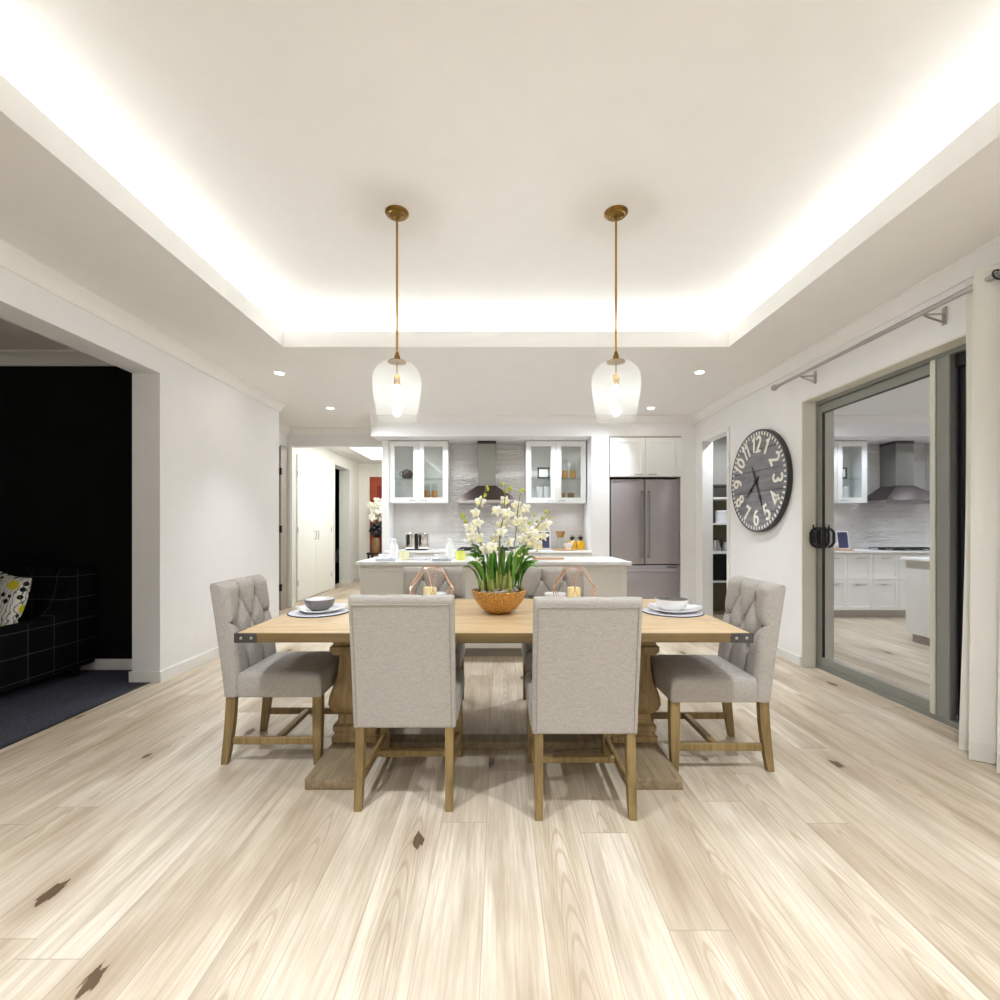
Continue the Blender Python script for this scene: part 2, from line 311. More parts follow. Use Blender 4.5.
# ---------------------------------------------------------------- mesh builder
class MB:
    def __init__(s): s.bm = bmesh.new()
    def box(s, x0, x1, y0, y1, z0, z1, bev=0.0, seg=2, rot=None, piv=None):
        c = Vector(((x0 + x1) / 2, (y0 + y1) / 2, (z0 + z1) / 2))
        mt = Matrix.Translation(c) @ Matrix.Diagonal((abs(x1 - x0), abs(y1 - y0), abs(z1 - z0), 1))
        r = bmesh.ops.create_cube(s.bm, size=1.0, matrix=mt); vs = r['verts']
        if bev:
            es = list({e for v in vs for e in v.link_edges})
            q = bmesh.ops.bevel(s.bm, geom=es, offset=bev, segments=seg, profile=0.5, affect='EDGES')
            vs = list({v for f in q['faces'] for v in f.verts} | {v for v in vs if v.is_valid})
        if rot: bmesh.ops.rotate(s.bm, verts=[v for v in vs if v.is_valid], cent=piv or c, matrix=rot)
        return s
    def hexa(s, p):
        """8 points: bottom 4 ccw, top 4 ccw"""
        v = [s.bm.verts.new(q) for q in p]
        for f in ((3, 2, 1, 0), (4, 5, 6, 7), (0, 1, 5, 4), (1, 2, 6, 5), (2, 3, 7, 6), (3, 0, 4, 7)): s.bm.faces.new([v[i] for i in f])
        return s
    def prism(s, poly, axis, a0, a1, bev=0.0):
        def P(u, v, a): return {'x': (a, u, v), 'y': (u, a, v), 'z': (u, v, a)}[axis]
        A = [s.bm.verts.new(P(u, v, a0)) for u, v in poly]; B = [s.bm.verts.new(P(u, v, a1)) for u, v in poly]
        n = len(poly); fs = [s.bm.faces.new(A[::-1]), s.bm.faces.new(B)]
        for i in range(n): fs.append(s.bm.faces.new((A[i], A[(i + 1) % n], B[(i + 1) % n], B[i])))
        bmesh.ops.recalc_face_normals(s.bm, faces=fs)
        if bev:
            es = list({e for f in fs for e in f.edges})
            bmesh.ops.bevel(s.bm, geom=es, offset=bev, segments=3, profile=0.5, affect='EDGES')
        return s
    def tube(s, pts, r, n=8, closed=False, caps=True):
        pts = [Vector(p) for p in pts]; k = len(pts)
        rs = r if isinstance(r, (list, tuple)) else [r] * k
        up = None; rings = []
        for i, p in enumerate(pts):
            a = pts[(i - 1) % k] if (closed or i > 0) else p; b = pts[(i + 1) % k] if (closed or i < k - 1) else p
            t = (b - a).normalized()
            if up is None: up = t.orthogonal().normalized()
            up = (up - t * up.dot(t))
            up = up.normalized() if up.length > 1e-6 else t.orthogonal().normalized()
            w = t.cross(up)
            rings.append([s.bm.verts.new(p + (up * math.cos(2 * PI * j / n) + w * math.sin(2 * PI * j / n)) * rs[i]) for j in range(n)])
        for i in range(k if closed else k - 1):
            A, B = rings[i], rings[(i + 1) % k]
            for j in range(n): s.bm.faces.new((A[j], A[(j + 1) % n], B[(j + 1) % n], B[j]))
        if caps and not closed:
            s.bm.faces.new(rings[0][::-1]); s.bm.faces.new(rings[-1])
        return s
    def cyl(s, p0, p1, r0, r1=None, n=20): return s.tube([p0, p1], [r0, r0 if r1 is None else r1], n)
    def lathe(s, prof, n=32, c=(0, 0, 0), sx=1.0, sy=1.0):
        rings = []
        for r, z in prof:
            if r < 1e-5: rings.append([s.bm.verts.new((c[0], c[1], c[2] + z))])
            else: rings.append([s.bm.verts.new((c[0] + r * sx * math.cos(2 * PI * j / n), c[1] + r * sy * math.sin(2 * PI * j / n), c[2] + z)) for j in range(n)])
        for A, B in zip(rings, rings[1:]):
            for j in range(n):
                k = (j + 1) % n
                if len(A) == 1 and len(B) == 1: continue
                if len(A) == 1: s.bm.faces.new((A[0], B[k], B[j]))
                elif len(B) == 1: s.bm.faces.new((A[j], A[k], B[0]))
                else: s.bm.faces.new((A[j], A[k], B[k], B[j]))
        return s
    def ball(s, c, r, sx=1, sy=1, sz=1, u=14, v=8):
        bmesh.ops.create_uvsphere(s.bm, u_segments=u, v_segments=v, radius=r, matrix=Matrix.Translation(c) @ Matrix.Diagonal((sx, sy, sz, 1))); return s
    def build(s, name, mat, parent=None, angle=35, loc=None):
        me = bpy.data.meshes.new(name)
        for f in s.bm.faces: f.smooth = True
        bmesh.ops.recalc_face_normals(s.bm, faces=s.bm.faces)
        s.bm.to_mesh(me); s.bm.free()
        me.set_sharp_from_angle(angle=math.radians(angle))
        me.materials.append(mat)
        o = bpy.data.objects.new(name, me); COL.objects.link(o)
        if parent: o.parent = parent
        if loc: o.location = loc
        return o

def tag(o, label=None, cat=None, group=None, kind=None):
    if label: o['label'] = label
    if cat: o['category'] = cat
    if group: o['group'] = group
    if kind: o['kind'] = kind
    return o
def thing(name, label, cat, loc=(0, 0, 0), rz=0.0, group=None):
    o = bpy.data.objects.new(name, None); COL.objects.link(o); o.empty_display_size = 0.05
    o.location = loc; o.rotation_euler = (0, 0, rz)
    return tag(o, label, cat, group)
def dup(root, loc, rz=None, label=None, group=None):
    r = root.copy(); COL.objects.link(r); r.location = loc
    if rz is not None: r.rotation_euler = (0, 0, rz)
    if label: r['label'] = label
    if group: r['group'] = group
    def rec(a, b):
        for ch in a.children:
            c = ch.copy(); COL.objects.link(c); c.parent = b; rec(ch, c)
    rec(root, r)
    return r
def struct(name, mb, mat, parent=None, angle=35):
    o = mb.build(name, mat, parent, angle)
    if not parent: o['kind'] = 'structure'
    return o

# ================================================================ THE SETTING
CZ = 2.66; XL = -2.62; XR = 2.60; YB = -3.0
YJ, YE = 3.633, 5.597            # left wall: jamb of the wide opening, far end
DY0, DY1 = 1.45, 4.04            # sliding door opening
PY0, PY1 = 5.333, 5.976          # pantry opening
KY = 6.206                       # kitchen bulkhead plane
KB = 6.81; BZ_ = .885                        # kitchen back wall
HY = 7.0                         # hall header plane
HE = 10.84                       # end of hall

struct('floor', MB().box(-2.69, 4.2, YB - .1, 11.0, -0.06, 0).box(-3.7, -2.69, YE - .1, 11.0, -0.06, 0), M['floor'])
struct('floor_carpet', MB().box(-7.2, -2.695, YB - .1, 4.05, -0.06, 0.004), M['carpet'])
struct('trim_1', MB().box(-2.700, -2.688, YB, YJ, 0, 0.006), M['black'])

# lower ceiling with the cove opening
cx0, cx1, cy0, cy1 = -1.748, 1.865, -1.6, 3.812
mb = MB()
mb.box(-2.9, cx0, YB, HY, CZ, CZ + .13).box(cx1, XR + .15, YB, HY, CZ, CZ + .13)
mb.box(cx0, cx1, cy1, HY, CZ, CZ + .13).box(cx0, cx1, YB, cy0, CZ, CZ + .13)
mb.box(-3.3, -2.9, YE - .25, HY, CZ, CZ + .13)
mb.box(-3.7, -1.4, HY, 11.0, CZ, CZ + .13)
struct('ceiling', mb, M['ceil'])
RZ = 2.965; rw = 0.36
mb = MB().box(cx0 - rw - .1, cx1 + rw + .1, cy0 - rw - .1, cy1 + rw + .1, RZ, RZ + .1)
mb.box(cx0 - rw - .1, cx0 - rw, cy0 - rw, cy1 + rw, CZ + .13, RZ).box(cx1 + rw, cx1 + rw + .1, cy0 - rw, cy1 + rw, CZ + .13, RZ)
mb.box(cx0 - rw, cx1 + rw, cy1 + rw, cy1 + rw + .1, CZ + .13, RZ).box(cx0 - rw, cx1 + rw, cy0 - rw - .1, cy0 - rw, CZ + .13, RZ)
struct('ceiling_recess', mb, M['ceil'])
struct('ceiling_lounge', MB().box(-7.2, -2.836, YB, 4.05, 2.65, 2.75), M['ceil'])

# walls
struct('wall_left', MB().box(-2.836, XL, YJ, YE, 0, CZ).box(-2.836, XL, YB, YJ, 2.39, CZ).box(-2.836, XL, YB, -0.9, 0, 2.39), M['wall'])
struct('wall_rear', MB().box(-7.2, 4.2, YB - .1, YB, 0, 2.75), M['wall'])
struct('wall_lounge', MB().box(-7.2, -2.836, 3.945, 4.05, 0, 2.65).box(-7.3, -7.2, YB, 4.05, 0, 2.65), M['black_wall'])
struct('wall_right', MB().box(XR, XR + .12, YB, DY0, 0, CZ).box(XR, XR + .12, DY0, DY1, 2.28, CZ).box(XR, XR + .12, DY1, PY0, 0, CZ)
       .box(XR, XR + .12, PY0, PY1, 2.29, CZ).box(XR, XR + .12, PY1, KB + .1, 0, CZ), M['wall'])
struct('wall_kitchen', MB().box(-1.52, 1.22, KB, KB + .1, 0, CZ), M['tile'])
struct('wall_kitchen_tiles', MB().box(-.702, .370, KB - .0015, KB, BZ_ + .001, 2.398), M['wavy'])
struct('wall_partition', MB().box(-1.613, -1.52, 6.475, HE, 0, CZ), M['wall'])
struct('wall_bulkhead', MB().box(-1.69, XR, KY, KB, 2.40, CZ), M['wall'])
struct('wall_column', MB().box(1.222, 1.459, KY, KB + .1, 0, 2.40).box(2.403, XR, KY, KB + .1, 0, 2.40).box(1.459, 2.403, 6.93, 7.0, 0, 2.4).box(1.459, 2.403, 6.81, 6.93, 2.4, CZ), M['wall'])
struct('wall_header', MB().box(-3.15, -1.613, HY, HY + .11, 2.40, CZ).box(-3.25, -3.10, HY, HY + .11, 0, 2.40), M['wall'])
struct('wall_passage', MB().box(-3.25, -3.15, YE - .3, HY, 2.36, CZ).box(-3.25, -3.15, YE - .3, 5.86, 0, 2.36).box(-3.25, -3.15, 6.97, HY, 0, 2.36)
       .box(-3.25, -2.836, YE - .3, YE - .2, 0, CZ), M['wall'])
hw = -3.23
struct('wall_hall', MB().box(hw - .21, hw, HY + .11, 7.48, 0, CZ).box(hw - .21, hw - .01, 7.48, 8.99, 0, CZ).box(hw - .01, hw, 7.48, 8.99, 2.365, CZ).box(hw - .21, hw, 8.99, 9.21, 0, CZ)
       .box(hw - .21, hw, 9.21, 10.12, 2.43, CZ).box(hw - .21, hw, 10.12, HE + .1, 0, CZ).box(hw, -1.4, HE, HE + .1, 0, CZ), M['hallwall'])
# room behind the hall doorway
struct('wall_bedroom', MB().box(-5.4, hw - .21, 12.2, 12.3, 0, CZ).box(-5.5, -5.4, 8.6, 12.3, 0, CZ).box(-5.4, hw - .21, 8.5, 8.6, 0, CZ).box(-5.4, -3.0, 8.6, 12.2, CZ, CZ + .1).box(-3.44, -3.4, HE + .1, 12.3, 0, CZ), M['black_wall'])
struct('floor_bedroom', MB().box(-5.4, hw - .2, 8.6, 12.2, -0.06, 0.0), M['carpet'])
bed = thing('bed', 'low dark bed with pale grey cover seen through the hallway doorway', 'bed', (-4.35, 10.9, 0))
MB().box(-.9, .62, -.9, .95, 0.02, 0.36, .02).build('bed_base', M['black'], bed)
MB().box(-.92, .64, -.92, .95, 0.36, 0.66, .06, 3).build('duvet', M['bedding'], bed)

# cornices (45 degree cove)
def cornice(name, pts, mat, s=0.09):
    """pts: list of (x0,y0,x1,y1,nx,ny) wall runs; n points into the room"""
    m = MB()
    for x0, y0, x1, y1, nx, ny, cz in pts:
        prof = [(0.0, 0.0), (0.0, -s), (s * .18, -s), (s * .45, -s * .62), (s * .75, -s * .28), (s, -s * .14), (s, 0.0)]
        A = [m.bm.verts.new((x0 + nx * d, y0 + ny * d, cz + h)) for d, h in prof]; B = [m.bm.verts.new((x1 + nx * d, y1 + ny * d, cz + h)) for d, h in prof]
        n = len(prof); m.bm.faces.new(A[::-1]); m.bm.faces.new(B)
        for i in range(n): m.bm.faces.new((A[i], A[(i + 1) % n], B[(i + 1) % n], B[i]))
    return struct(name, m, mat)
cornice('trim_2', [(XL, YB, XL, YE, 1, 0, CZ)], M['ceil'])
cornice('trim_3', [(XR, YB, XR, KY, -1, 0, CZ)], M['ceil'])
cornice('trim_4', [(-1.69, KY, XR, KY, 0, -1, CZ), (-3.15, HY, -1.61, HY, 0, -1, CZ), (-3.15, YE - .2, -3.15, HY, 1, 0, CZ)], M['ceil'])
cornice('trim_5', [(-7.2, 3.945, -2.836, 3.945, 0, -1, 2.65)], M['ceil'], 0.1)

# baseboards
struct('baseboard_left', MB().box(XL, XL + .015, YJ, YE, 0, .085).box(-2.851, XL + .015, YJ - .015, YJ - .0001, 0, .085), M['trim'])
struct('baseboard_right', MB().box(XR - .015, XR, DY1, PY0 - .06, 0, .085, .003, 1).box(XR - .015, XR, YB, DY0, 0, .085, .003, 1), M['trim'])
struct('baseboard_lounge', MB().box(-7.2, -2.836, 3.93, 3.945, 0.004, .095, .003, 1), M['trim'])
struct('baseboard_hall', MB().box(hw, hw + .015, 10.12, HE, 0, .085).box(hw, -1.62, HE - .015, HE, 0, .085), M['trim'])
struct('baseboard_opening', MB().box(-3.11, -3.095, HY, HY + .11, 0, .085), M['trim'])
# architraves
def architrave(name, X, y0, y1, z, w=0.05, side=-1, mat=None):
    a, b = (X - .018, X) if side < 0 else (X, X + .018)
    return struct(name, MB().box(a, b, y0 - w, y0, 0, z + w, .003, 1).box(a, b, y1, y1 + w, 0, z + w, .003, 1).box(a, b, y0, y1, z, z + w, .003, 1), mat or M['trim'])
architrave('trim_6', XR, PY0, PY1, 2.29)
architrave('trim_7', hw, 9.21, 10.12, 2.43, .05, 1)
struct('trim_8', MB().box(XR + .121, XR + .13, PY0, PY1, 0, 2.29) if False else MB().box(-3.155, -3.10, HY - .02, HY, 0, 2.45).box(-3.10, -3.085, HY, HY + .11, 0, 2.40), M['trim'])

# passage door seen edge-on
d1 = MB().box(-3.2, -3.16, 5.88, 6.74, .01, 2.34, .004, 1).build('door_1', M['greydoor']); d1['kind'] = 'structure'
MB().box(-3.25, -3.135, 6.76, 6.96, 0, 2.38, .004, 1).build('door_frame', M['greydoor'], d1)
for z in (.33, 1.17, 2.0): MB().box(-3.16, -3.118, 6.735, 6.765, z - .05, z + .05, .003, 1).build('hinge', M['black'], d1)

# ---------------------------------------------------------------- sliding glass door (aluminium) in the right wall
d2 = MB().box(XR + .116, XR + .2, DY0, DY1, -0.03, 0.0095).build('door_2', M['alu']); d2['kind'] = 'structure'
fx = XR + .115
MB().box(fx, fx + .085, DY1 - .02, DY1 - .0005, 0.036, 2.2395, .003, 1).box(fx, fx + .085, DY0, DY0 + .03, 0.036, 2.2395, .003, 1).box(fx, fx + .085, DY0, DY1 - .0005, 2.24, 2.2795, .003, 1).box(fx, fx + .085, DY0, DY1 - .0005, 0.010, 0.0355, .003, 1).build('door_frame', M['alu'], d2)
SY0, SY1 = 2.83, DY1 - .02    # the sliding leaf
lf = MB().box(fx + .008, fx + .04, SY1 - .055, SY1 - .0005, .037, 2.235, .003, 1).box(fx + .008, fx + .04, SY0 + .123, SY1 - .0555, 2.165, 2.235, .003, 1).box(fx + .008, fx + .04, SY0 + .123, SY1 - .0555, .037, .10, .003, 1).build('leaf_frame', M['alu'], d2)
st = MB().box(fx - .004, fx + .042, SY0, SY0 + .122, .035, 2.24, .004, 1).build('meeting_stile', M['alu'], d2)
MB().box(fx - .012, fx - .003, SY0 + .085, SY0 + .122, .036, 2.24, .003, 1).build('stile_bead', M['alu_light'], st)
MB().box(fx + .010, fx + .038, SY1 - .0625, SY1 - .0555, .101, 2.164).box(fx + .010, fx + .038, SY0 + .123, SY1 - .0626, 2.157, 2.1645).build('gasket', M['black'], d2)
MB().box(fx + .02, fx + .028, SY0 + .118, SY1 - .05, .09, 2.17).build('glass_pane', M['doorglass'], d2)
MB().box(fx + .056, fx + .064, DY0 + .02, SY0 + .06, .06, 2.2).build('glass_pane', M['doorglass'], d2)
MB().box(fx + .046, fx + .075, SY0 - .12, SY0 - .06, .035, 2.24, .003, 1).box(fx + .046, fx + .075, SY0 - .03, SY0, .035, 2.24, .003, 1).build('screen_stile', M['black'], d2)
MB().box(fx + .03, fx + .046, DY0, SY0, 2.16, 2.24, .003, 1).build('screen_rail', M['black'], d2)
hd = MB().tube([(fx - .045 + .045 * (1 - math.cos(a)) * 0 - .0, SY1 - .03 + .0, 1.14 + .10 * a) for a in (-.8, .8)], .006, 8).box(fx - .012, fx + .008, SY1 - .055, SY1 - .002, 1.02, 1.20, .008, 2)
for yy in (SY1 - .075, SY1 - .012):
    hd.tube([(fx - .01, yy, 1.03), (fx - .04, yy, 1.045), (fx - .055, yy, 1.07), (fx - .055, yy, 1.15), (fx - .04, yy, 1.175), (fx - .01, yy, 1.19)], .011, 8)
hd.build('handle', M['black'], d2)
# cream lining of the recess
struct('trim_9', MB().box(XR - .001, fx - .001, DY1 - .012, DY1 - .0005, 0, 2.268).box(XR - .001, fx - .001, DY0, DY1 - .0005, 2.2685, 2.2795), M['reveal'])
struct('ground_outside', MB().box(XR + .2, 9, YB, 12, -0.12, -0.05), M['ground'])

# ================================================================ LIGHT
def area(name, loc, sx, sy, rot, power, col=(1, .96, .9)):
    l = bpy.data.lights.new(name, 'AREA'); l.shape = 'RECTANGLE'; l.size = sx; l.size_y = sy; l.energy = power; l.color = (.93, .97, 1)
    o = bpy.data.objects.new(name, l); COL.objects.link(o); o.location = loc; o.rotation_euler = rot; return o
def spot(name, loc, power, ang=100, blend=1.0, rad=.045, col=(.86, .93, 1.0)):
    l = bpy.data.lights.new(name, 'SPOT'); l.energy = power; l.spot_size = math.radians(ang); l.spot_blend = blend; l.shadow_soft_size = rad; l.color = col
    o = bpy.data.objects.new(name, l); COL.objects.link(o); o.location = loc; return o

P = dict(strip=13.0, down=62.0, hall=6.5, expo=2.05)
# LED tape on the cove ledge, hidden behind the fascia lip
tz = CZ + .131
for i, (a, b, c, d) in enumerate([(cx0 - .30, cx0 - .26, cy0 - .3, cy1 + .3), (cx1 + .26, cx1 + .30, cy0 - .3, cy1 + .3), (cx0 - .26, cx1 + .26, cy1 + .26, cy1 + .30), (cx0 - .26, cx1 + .26, cy0 - .30, cy0 - .26)]):
    o = MB().box(a, b, c, d, tz, tz + .012).build('led_tape', M['strip'])
    tag(o, ['white LED tape glowing in the left side of the ceiling cove', 'white LED tape glowing in the right side of the ceiling cove', 'white LED tape glowing in the far side of the ceiling cove', 'white LED tape in the near side of the ceiling cove'][i], 'light strip', 'cove lighting')

def downlight(x, y, label, z=CZ, power=1.0, tilt=.5):
    t = thing('downlight', label, 'ceiling light', (x, y, z), 0, 'recessed downlights')
    MB().lathe([(.036, -.001), (.040, -.006), (.052, -.006), (.054, -.0005), (.036, -.0005)], 28).build('trim_ring', M['trim'], t)
    MB().lathe([(0, -.003), (.036, -.003), (.036, -.0012), (0, -.0012)], 24).build('lens', M['led'], t)
    sp_ = spot('downlight_or_fill_spot', (x, y, z - .02), P['down'] * power, 108)   # gimbal lamps turned towards the middle of the room
    sp_.rotation_euler = (0, tilt * (-1 if x < 0 else 1), 0)
downlight(-2.08, 4.455, 'nearer round ceiling downlight on the left, by the white wall', power=.75, tilt=.36)
downlight(-2.07, 5.765, 'farther round ceiling downlight on the left, before the hallway opening', power=.7, tilt=.75)
downlight(1.89, 4.427, 'nearer round ceiling downlight on the right, towards the wall clock', power=.85, tilt=.30)
downlight(1.865, 5.765, 'farther round ceiling downlight on the right, in front of the fridge', power=.5, tilt=.75)
for x, y in ((-1.15, 1.0), (1.25, 1.0), (-1.15, -.6), (1.25, -.6)): spot('downlight_or_fill_spot', (x, y, RZ - .02), P['down'] * .85, 120)  # added spots in the raised ceiling, no fittings, to brighten the room
for x, y in ((-2.2, -.2), (2.2, -.2), (-1.0, -2.3), (1.0, -2.3)): spot('downlight_or_fill_spot', (x, y, CZ - .02), P['down'] * .7)  # more added spots without fittings, behind the camera, for overall brightness
for x in (-1.3, -.92, .6, .98): spot('cupboard_lamp', (x, 6.62, 1.528), 1.0, 130, 1.0, .02)
for x in (-1.1, -.62, .30, .8): spot('soffit_fill', (x, 6.27, 2.385), 3.8, 150, 1.0, .04)  # added fill under the bulkhead, no fittings, brightens bench and cupboards
for x in (-.37, .03): spot('hood_lamp', (x, 6.55, 1.51), 1.6, 130, 1.0, .02)
# hall skylight panel
o = MB().box(-2.72, -1.75, 8.55, 10.1, CZ - .012, CZ - .001).build('ceiling_light_panel', M['panel_light'])
tag(o, 'bright rectangular light panel in the hallway ceiling', 'ceiling light')
area('hall_fill', (-2.3, 8.0, CZ - .02), .5, .5, (0, 0, 0), P['hall'])  # added fill beside the panel, with no fitting of its own
spot('pantry_fill', (3.0, 5.65, 2.6), 18, 150)  # added fill without a fitting, brightens the pantry
struct('wall_pantry', MB().box(XR + .12, 4.2, 6.78, 6.88, 0, CZ).box(4.2, 4.3, 4.4, 6.9, 0, CZ).box(XR + .12, 4.2, 4.3, 4.4, 0, CZ).box(XR + .12, 4.3, 4.3, 6.88, CZ, CZ + .1), M['pantry'])

w = bpy.data.worlds.new('night'); sc.world = w; w.use_nodes = True
w.node_tree.nodes['Background'].inputs[0].default_value = (.05, .055, .07, 1); w.node_tree.nodes['Background'].inputs[1].default_value = 1.0

# ================================================================ CAMERA
cam = bpy.data.cameras.new('camera'); co = bpy.data.objects.new('camera', cam); COL.objects.link(co)
co.location = (0, 0, H); co.rotation_euler = (PI / 2, 0, 0)
cam.sensor_width = 36; cam.lens = 36 * F / 1000; cam.shift_x = 0.001; cam.shift_y = 0.027; cam.clip_start = .05
sc.camera = co
sc.view_settings.view_transform = 'Standard'; sc.view_settings.look = 'None'; sc.view_settings.exposure = P['expo']; sc.view_settings.gamma = 1
sc.cycles.max_bounces = 10; sc.cycles.diffuse_bounces = 6; sc.cycles.glossy_bounces = 4; sc.cycles.transparent_max_bounces = 12

# ================================================================ DINING TABLE
TX, TY, TZ = -0.0235, 2.635, 0.72
tx0, tx1, ty0, ty1 = -1.193 - TX, 1.146 - TX, 2.124 - TY, 3.146 - TY
table = thing('dining_table', 'long honey wood trestle dining table with iron corner brackets', 'table', (TX, TY, 0))
m = MB()
npl = 5
for i in range(npl):   # boards run lengthways
    a = ty0 + .012 + (ty1 - ty0 - .024) * i / npl; b = ty0 + .012 + (ty1 - ty0 - .024) * (i + 1) / npl
    m.box(tx0 + .1, tx1 - .1, a + .0006, b - .0006, TZ - .03, TZ, .0012, 1)
m.box(tx0 + .004, tx0 + .0995, ty0 + .012, ty1 - .012, TZ - .03, TZ, .0012, 1).box(tx1 - .0995, tx1 - .004, ty0 + .012, ty1 - .012, TZ - .03, TZ, .0012, 1)
m.build('tabletop', M['tabletop'], table)
MB().box(tx0, tx1, ty0, ty0 + .0118, TZ - .0425, TZ - .001, .002, 1).box(tx0, tx1, ty1 - .0118, ty1, TZ - .0425, TZ - .001, .002, 1).box(tx0, tx0 + .012, ty0 + .011, ty1 - .011, TZ - .0425, TZ - .001, .002, 1).box(tx1 - .012, tx1, ty0 + .011, ty1 - .011, TZ - .0425, TZ - .001, .002, 1).box(tx0 + .012, tx1 - .012, ty0 + .012, ty1 - .012, TZ - .0425, TZ - .0305).build('edge_band', M['tableedge'], table)
for sx in (0, 1):
    for sy in (0, 1):
        X = tx1 if sx else tx0; Y = ty1 if sy else ty0; ix = -1 if sx else 1; iy = -1 if sy else 1
        br = MB().box(X - ix * .003, X + ix * .098, Y - iy * .0035, Y, TZ - .0435, TZ + .0005, .0012, 1).box(X - ix * .0035, X, Y - iy * .0035, Y + iy * .098, TZ - .0435, TZ + .0005, .0012, 1).build('corner_bracket', M['darkmetal'], table)
        for d in (.028, .074):
            MB().ball((X + ix * d, Y - iy * .004, TZ - .0215), .0075, 1, .6, 1, 10, 6).build('bolt', M['steel'], br)
            MB().ball((X - ix * .004, Y + iy * d, TZ - .0215), .0075, .6, 1, 1, 10, 6).build('bolt', M['steel'], br)
def ped(cx):
    """square-section baluster, profile of half widths"""
    prof = [(.115, .052), (.125, .058), (.125, .086), (.113, .094), (.113, .106), (.120, .116), (.120, .142), (.098, .150), (.098, .198), (.108, .206), (.128, .228), (.138, .262), (.134, .300), (.116, .362), (.101, .420), (.095, .500), (.096, .515), (.120, .520), (.132, .540), (.132, .565), (.118, .572), (.118, .677)]
    m = MB(); rings = []
    for hw_, z in prof:
        hy = hw_ + .022; c = .010
        pts = [(-hw_ + c, -hy), (hw_ - c, -hy), (hw_, -hy + c), (hw_, hy - c), (hw_ - c, hy), (-hw_ + c, hy), (-hw_, hy - c), (-hw_, -hy + c)]
        rings.append([m.bm.verts.new((cx + x, y, z)) for x, y in pts])
    for A, B in zip(rings, rings[1:]):
        for j in range(8): m.bm.faces.new((A[j], A[(j + 1) % 8], B[(j + 1) % 8], B[j]))
    m.bm.faces.new(rings[0][::-1]); m.bm.faces.new(rings[-1])
    return m
for cx in (-.742, .742):
    ped(cx).build('pedestal', M['pedestal'], table, 28)
    MB().box(cx - .122, cx + .122, -.492, .492, .0, .052, .004, 2).build('foot', M['foot'], table)
    s = 1 if cx > 0 else -1
    MB().prism([(cx + s * .08, .677), (cx + s * .165, .677), (cx + s * .10, .605), (cx + s * .08, .605)][::s], 'y', -.19, .42).build('top_cleat', M['pedestal'], table)
MB().box(-.625, .625, -.10, .0, .0, .04, .004, 2).build('stretcher', M['foot'], table)
MB().box(-.62, .62, -.05, .05, .56, .677, .004, 1).build('top_rail', M['pedestal'], table)

# ================================================================ DINING CHAIRS (front faces +y, rear foot at y=0)
CW, CB, CT = .2175, .343, .918
def yrear(z):
    t = max(0.0, (z - CB) / (CT - CB)); return .022 - .078 * t ** 1.15
ROW = [.835, .705, .575]
BUT = [(-.078, ROW[0]), (.078, ROW[0]), (-.15, ROW[1]), (0, ROW[1]), (.15, ROW[1]), (-.078, ROW[2]), (.078, ROW[2])]
SEG = []
for x in (-.078, .078): SEG.append(((x, ROW[0]), (x * 1.02, CT + .02)))
for x in (-.15, .15): SEG.append(((x, ROW[1]), (x * 1.6, ROW[1] + .012)))
for a, b in ((0, 2), (0, 3), (1, 3), (1, 4), (5, 2), (5, 3), (6, 3), (6, 4)): SEG.append((BUT[a], BUT[b]))
for x in (-.078, .078): SEG.append(((x, ROW[2]), (x, .40)))
def dseg(p, a, b):
    ax, az = a; bx, bz = b; dx, dz = bx - ax, bz - az
    t = max(0, min(1, ((p[0] - ax) * dx + (p[1] - az) * dz) / (dx * dx + dz * dz)))
    return math.hypot(p[0] - ax - t * dx, p[1] - az - t * dz)
def tuft(x, z):
    d = min(dseg((x, z), a, b) for a, b in SEG); h = -.013 * math.exp(-(d / .0065) ** 2) - .013 * math.exp(-(d / .032) ** 2)
    for bx, bz in BUT:
        r = math.hypot(x - bx, z - bz); h -= .022 * math.exp(-(r / .019) ** 2)
    return h
def rnd(d, r):   # inset of a rounded edge at distance d from the border
    return 0.0 if d >= r else r - math.sqrt(max(0.0, r * r - (r - d) ** 2))
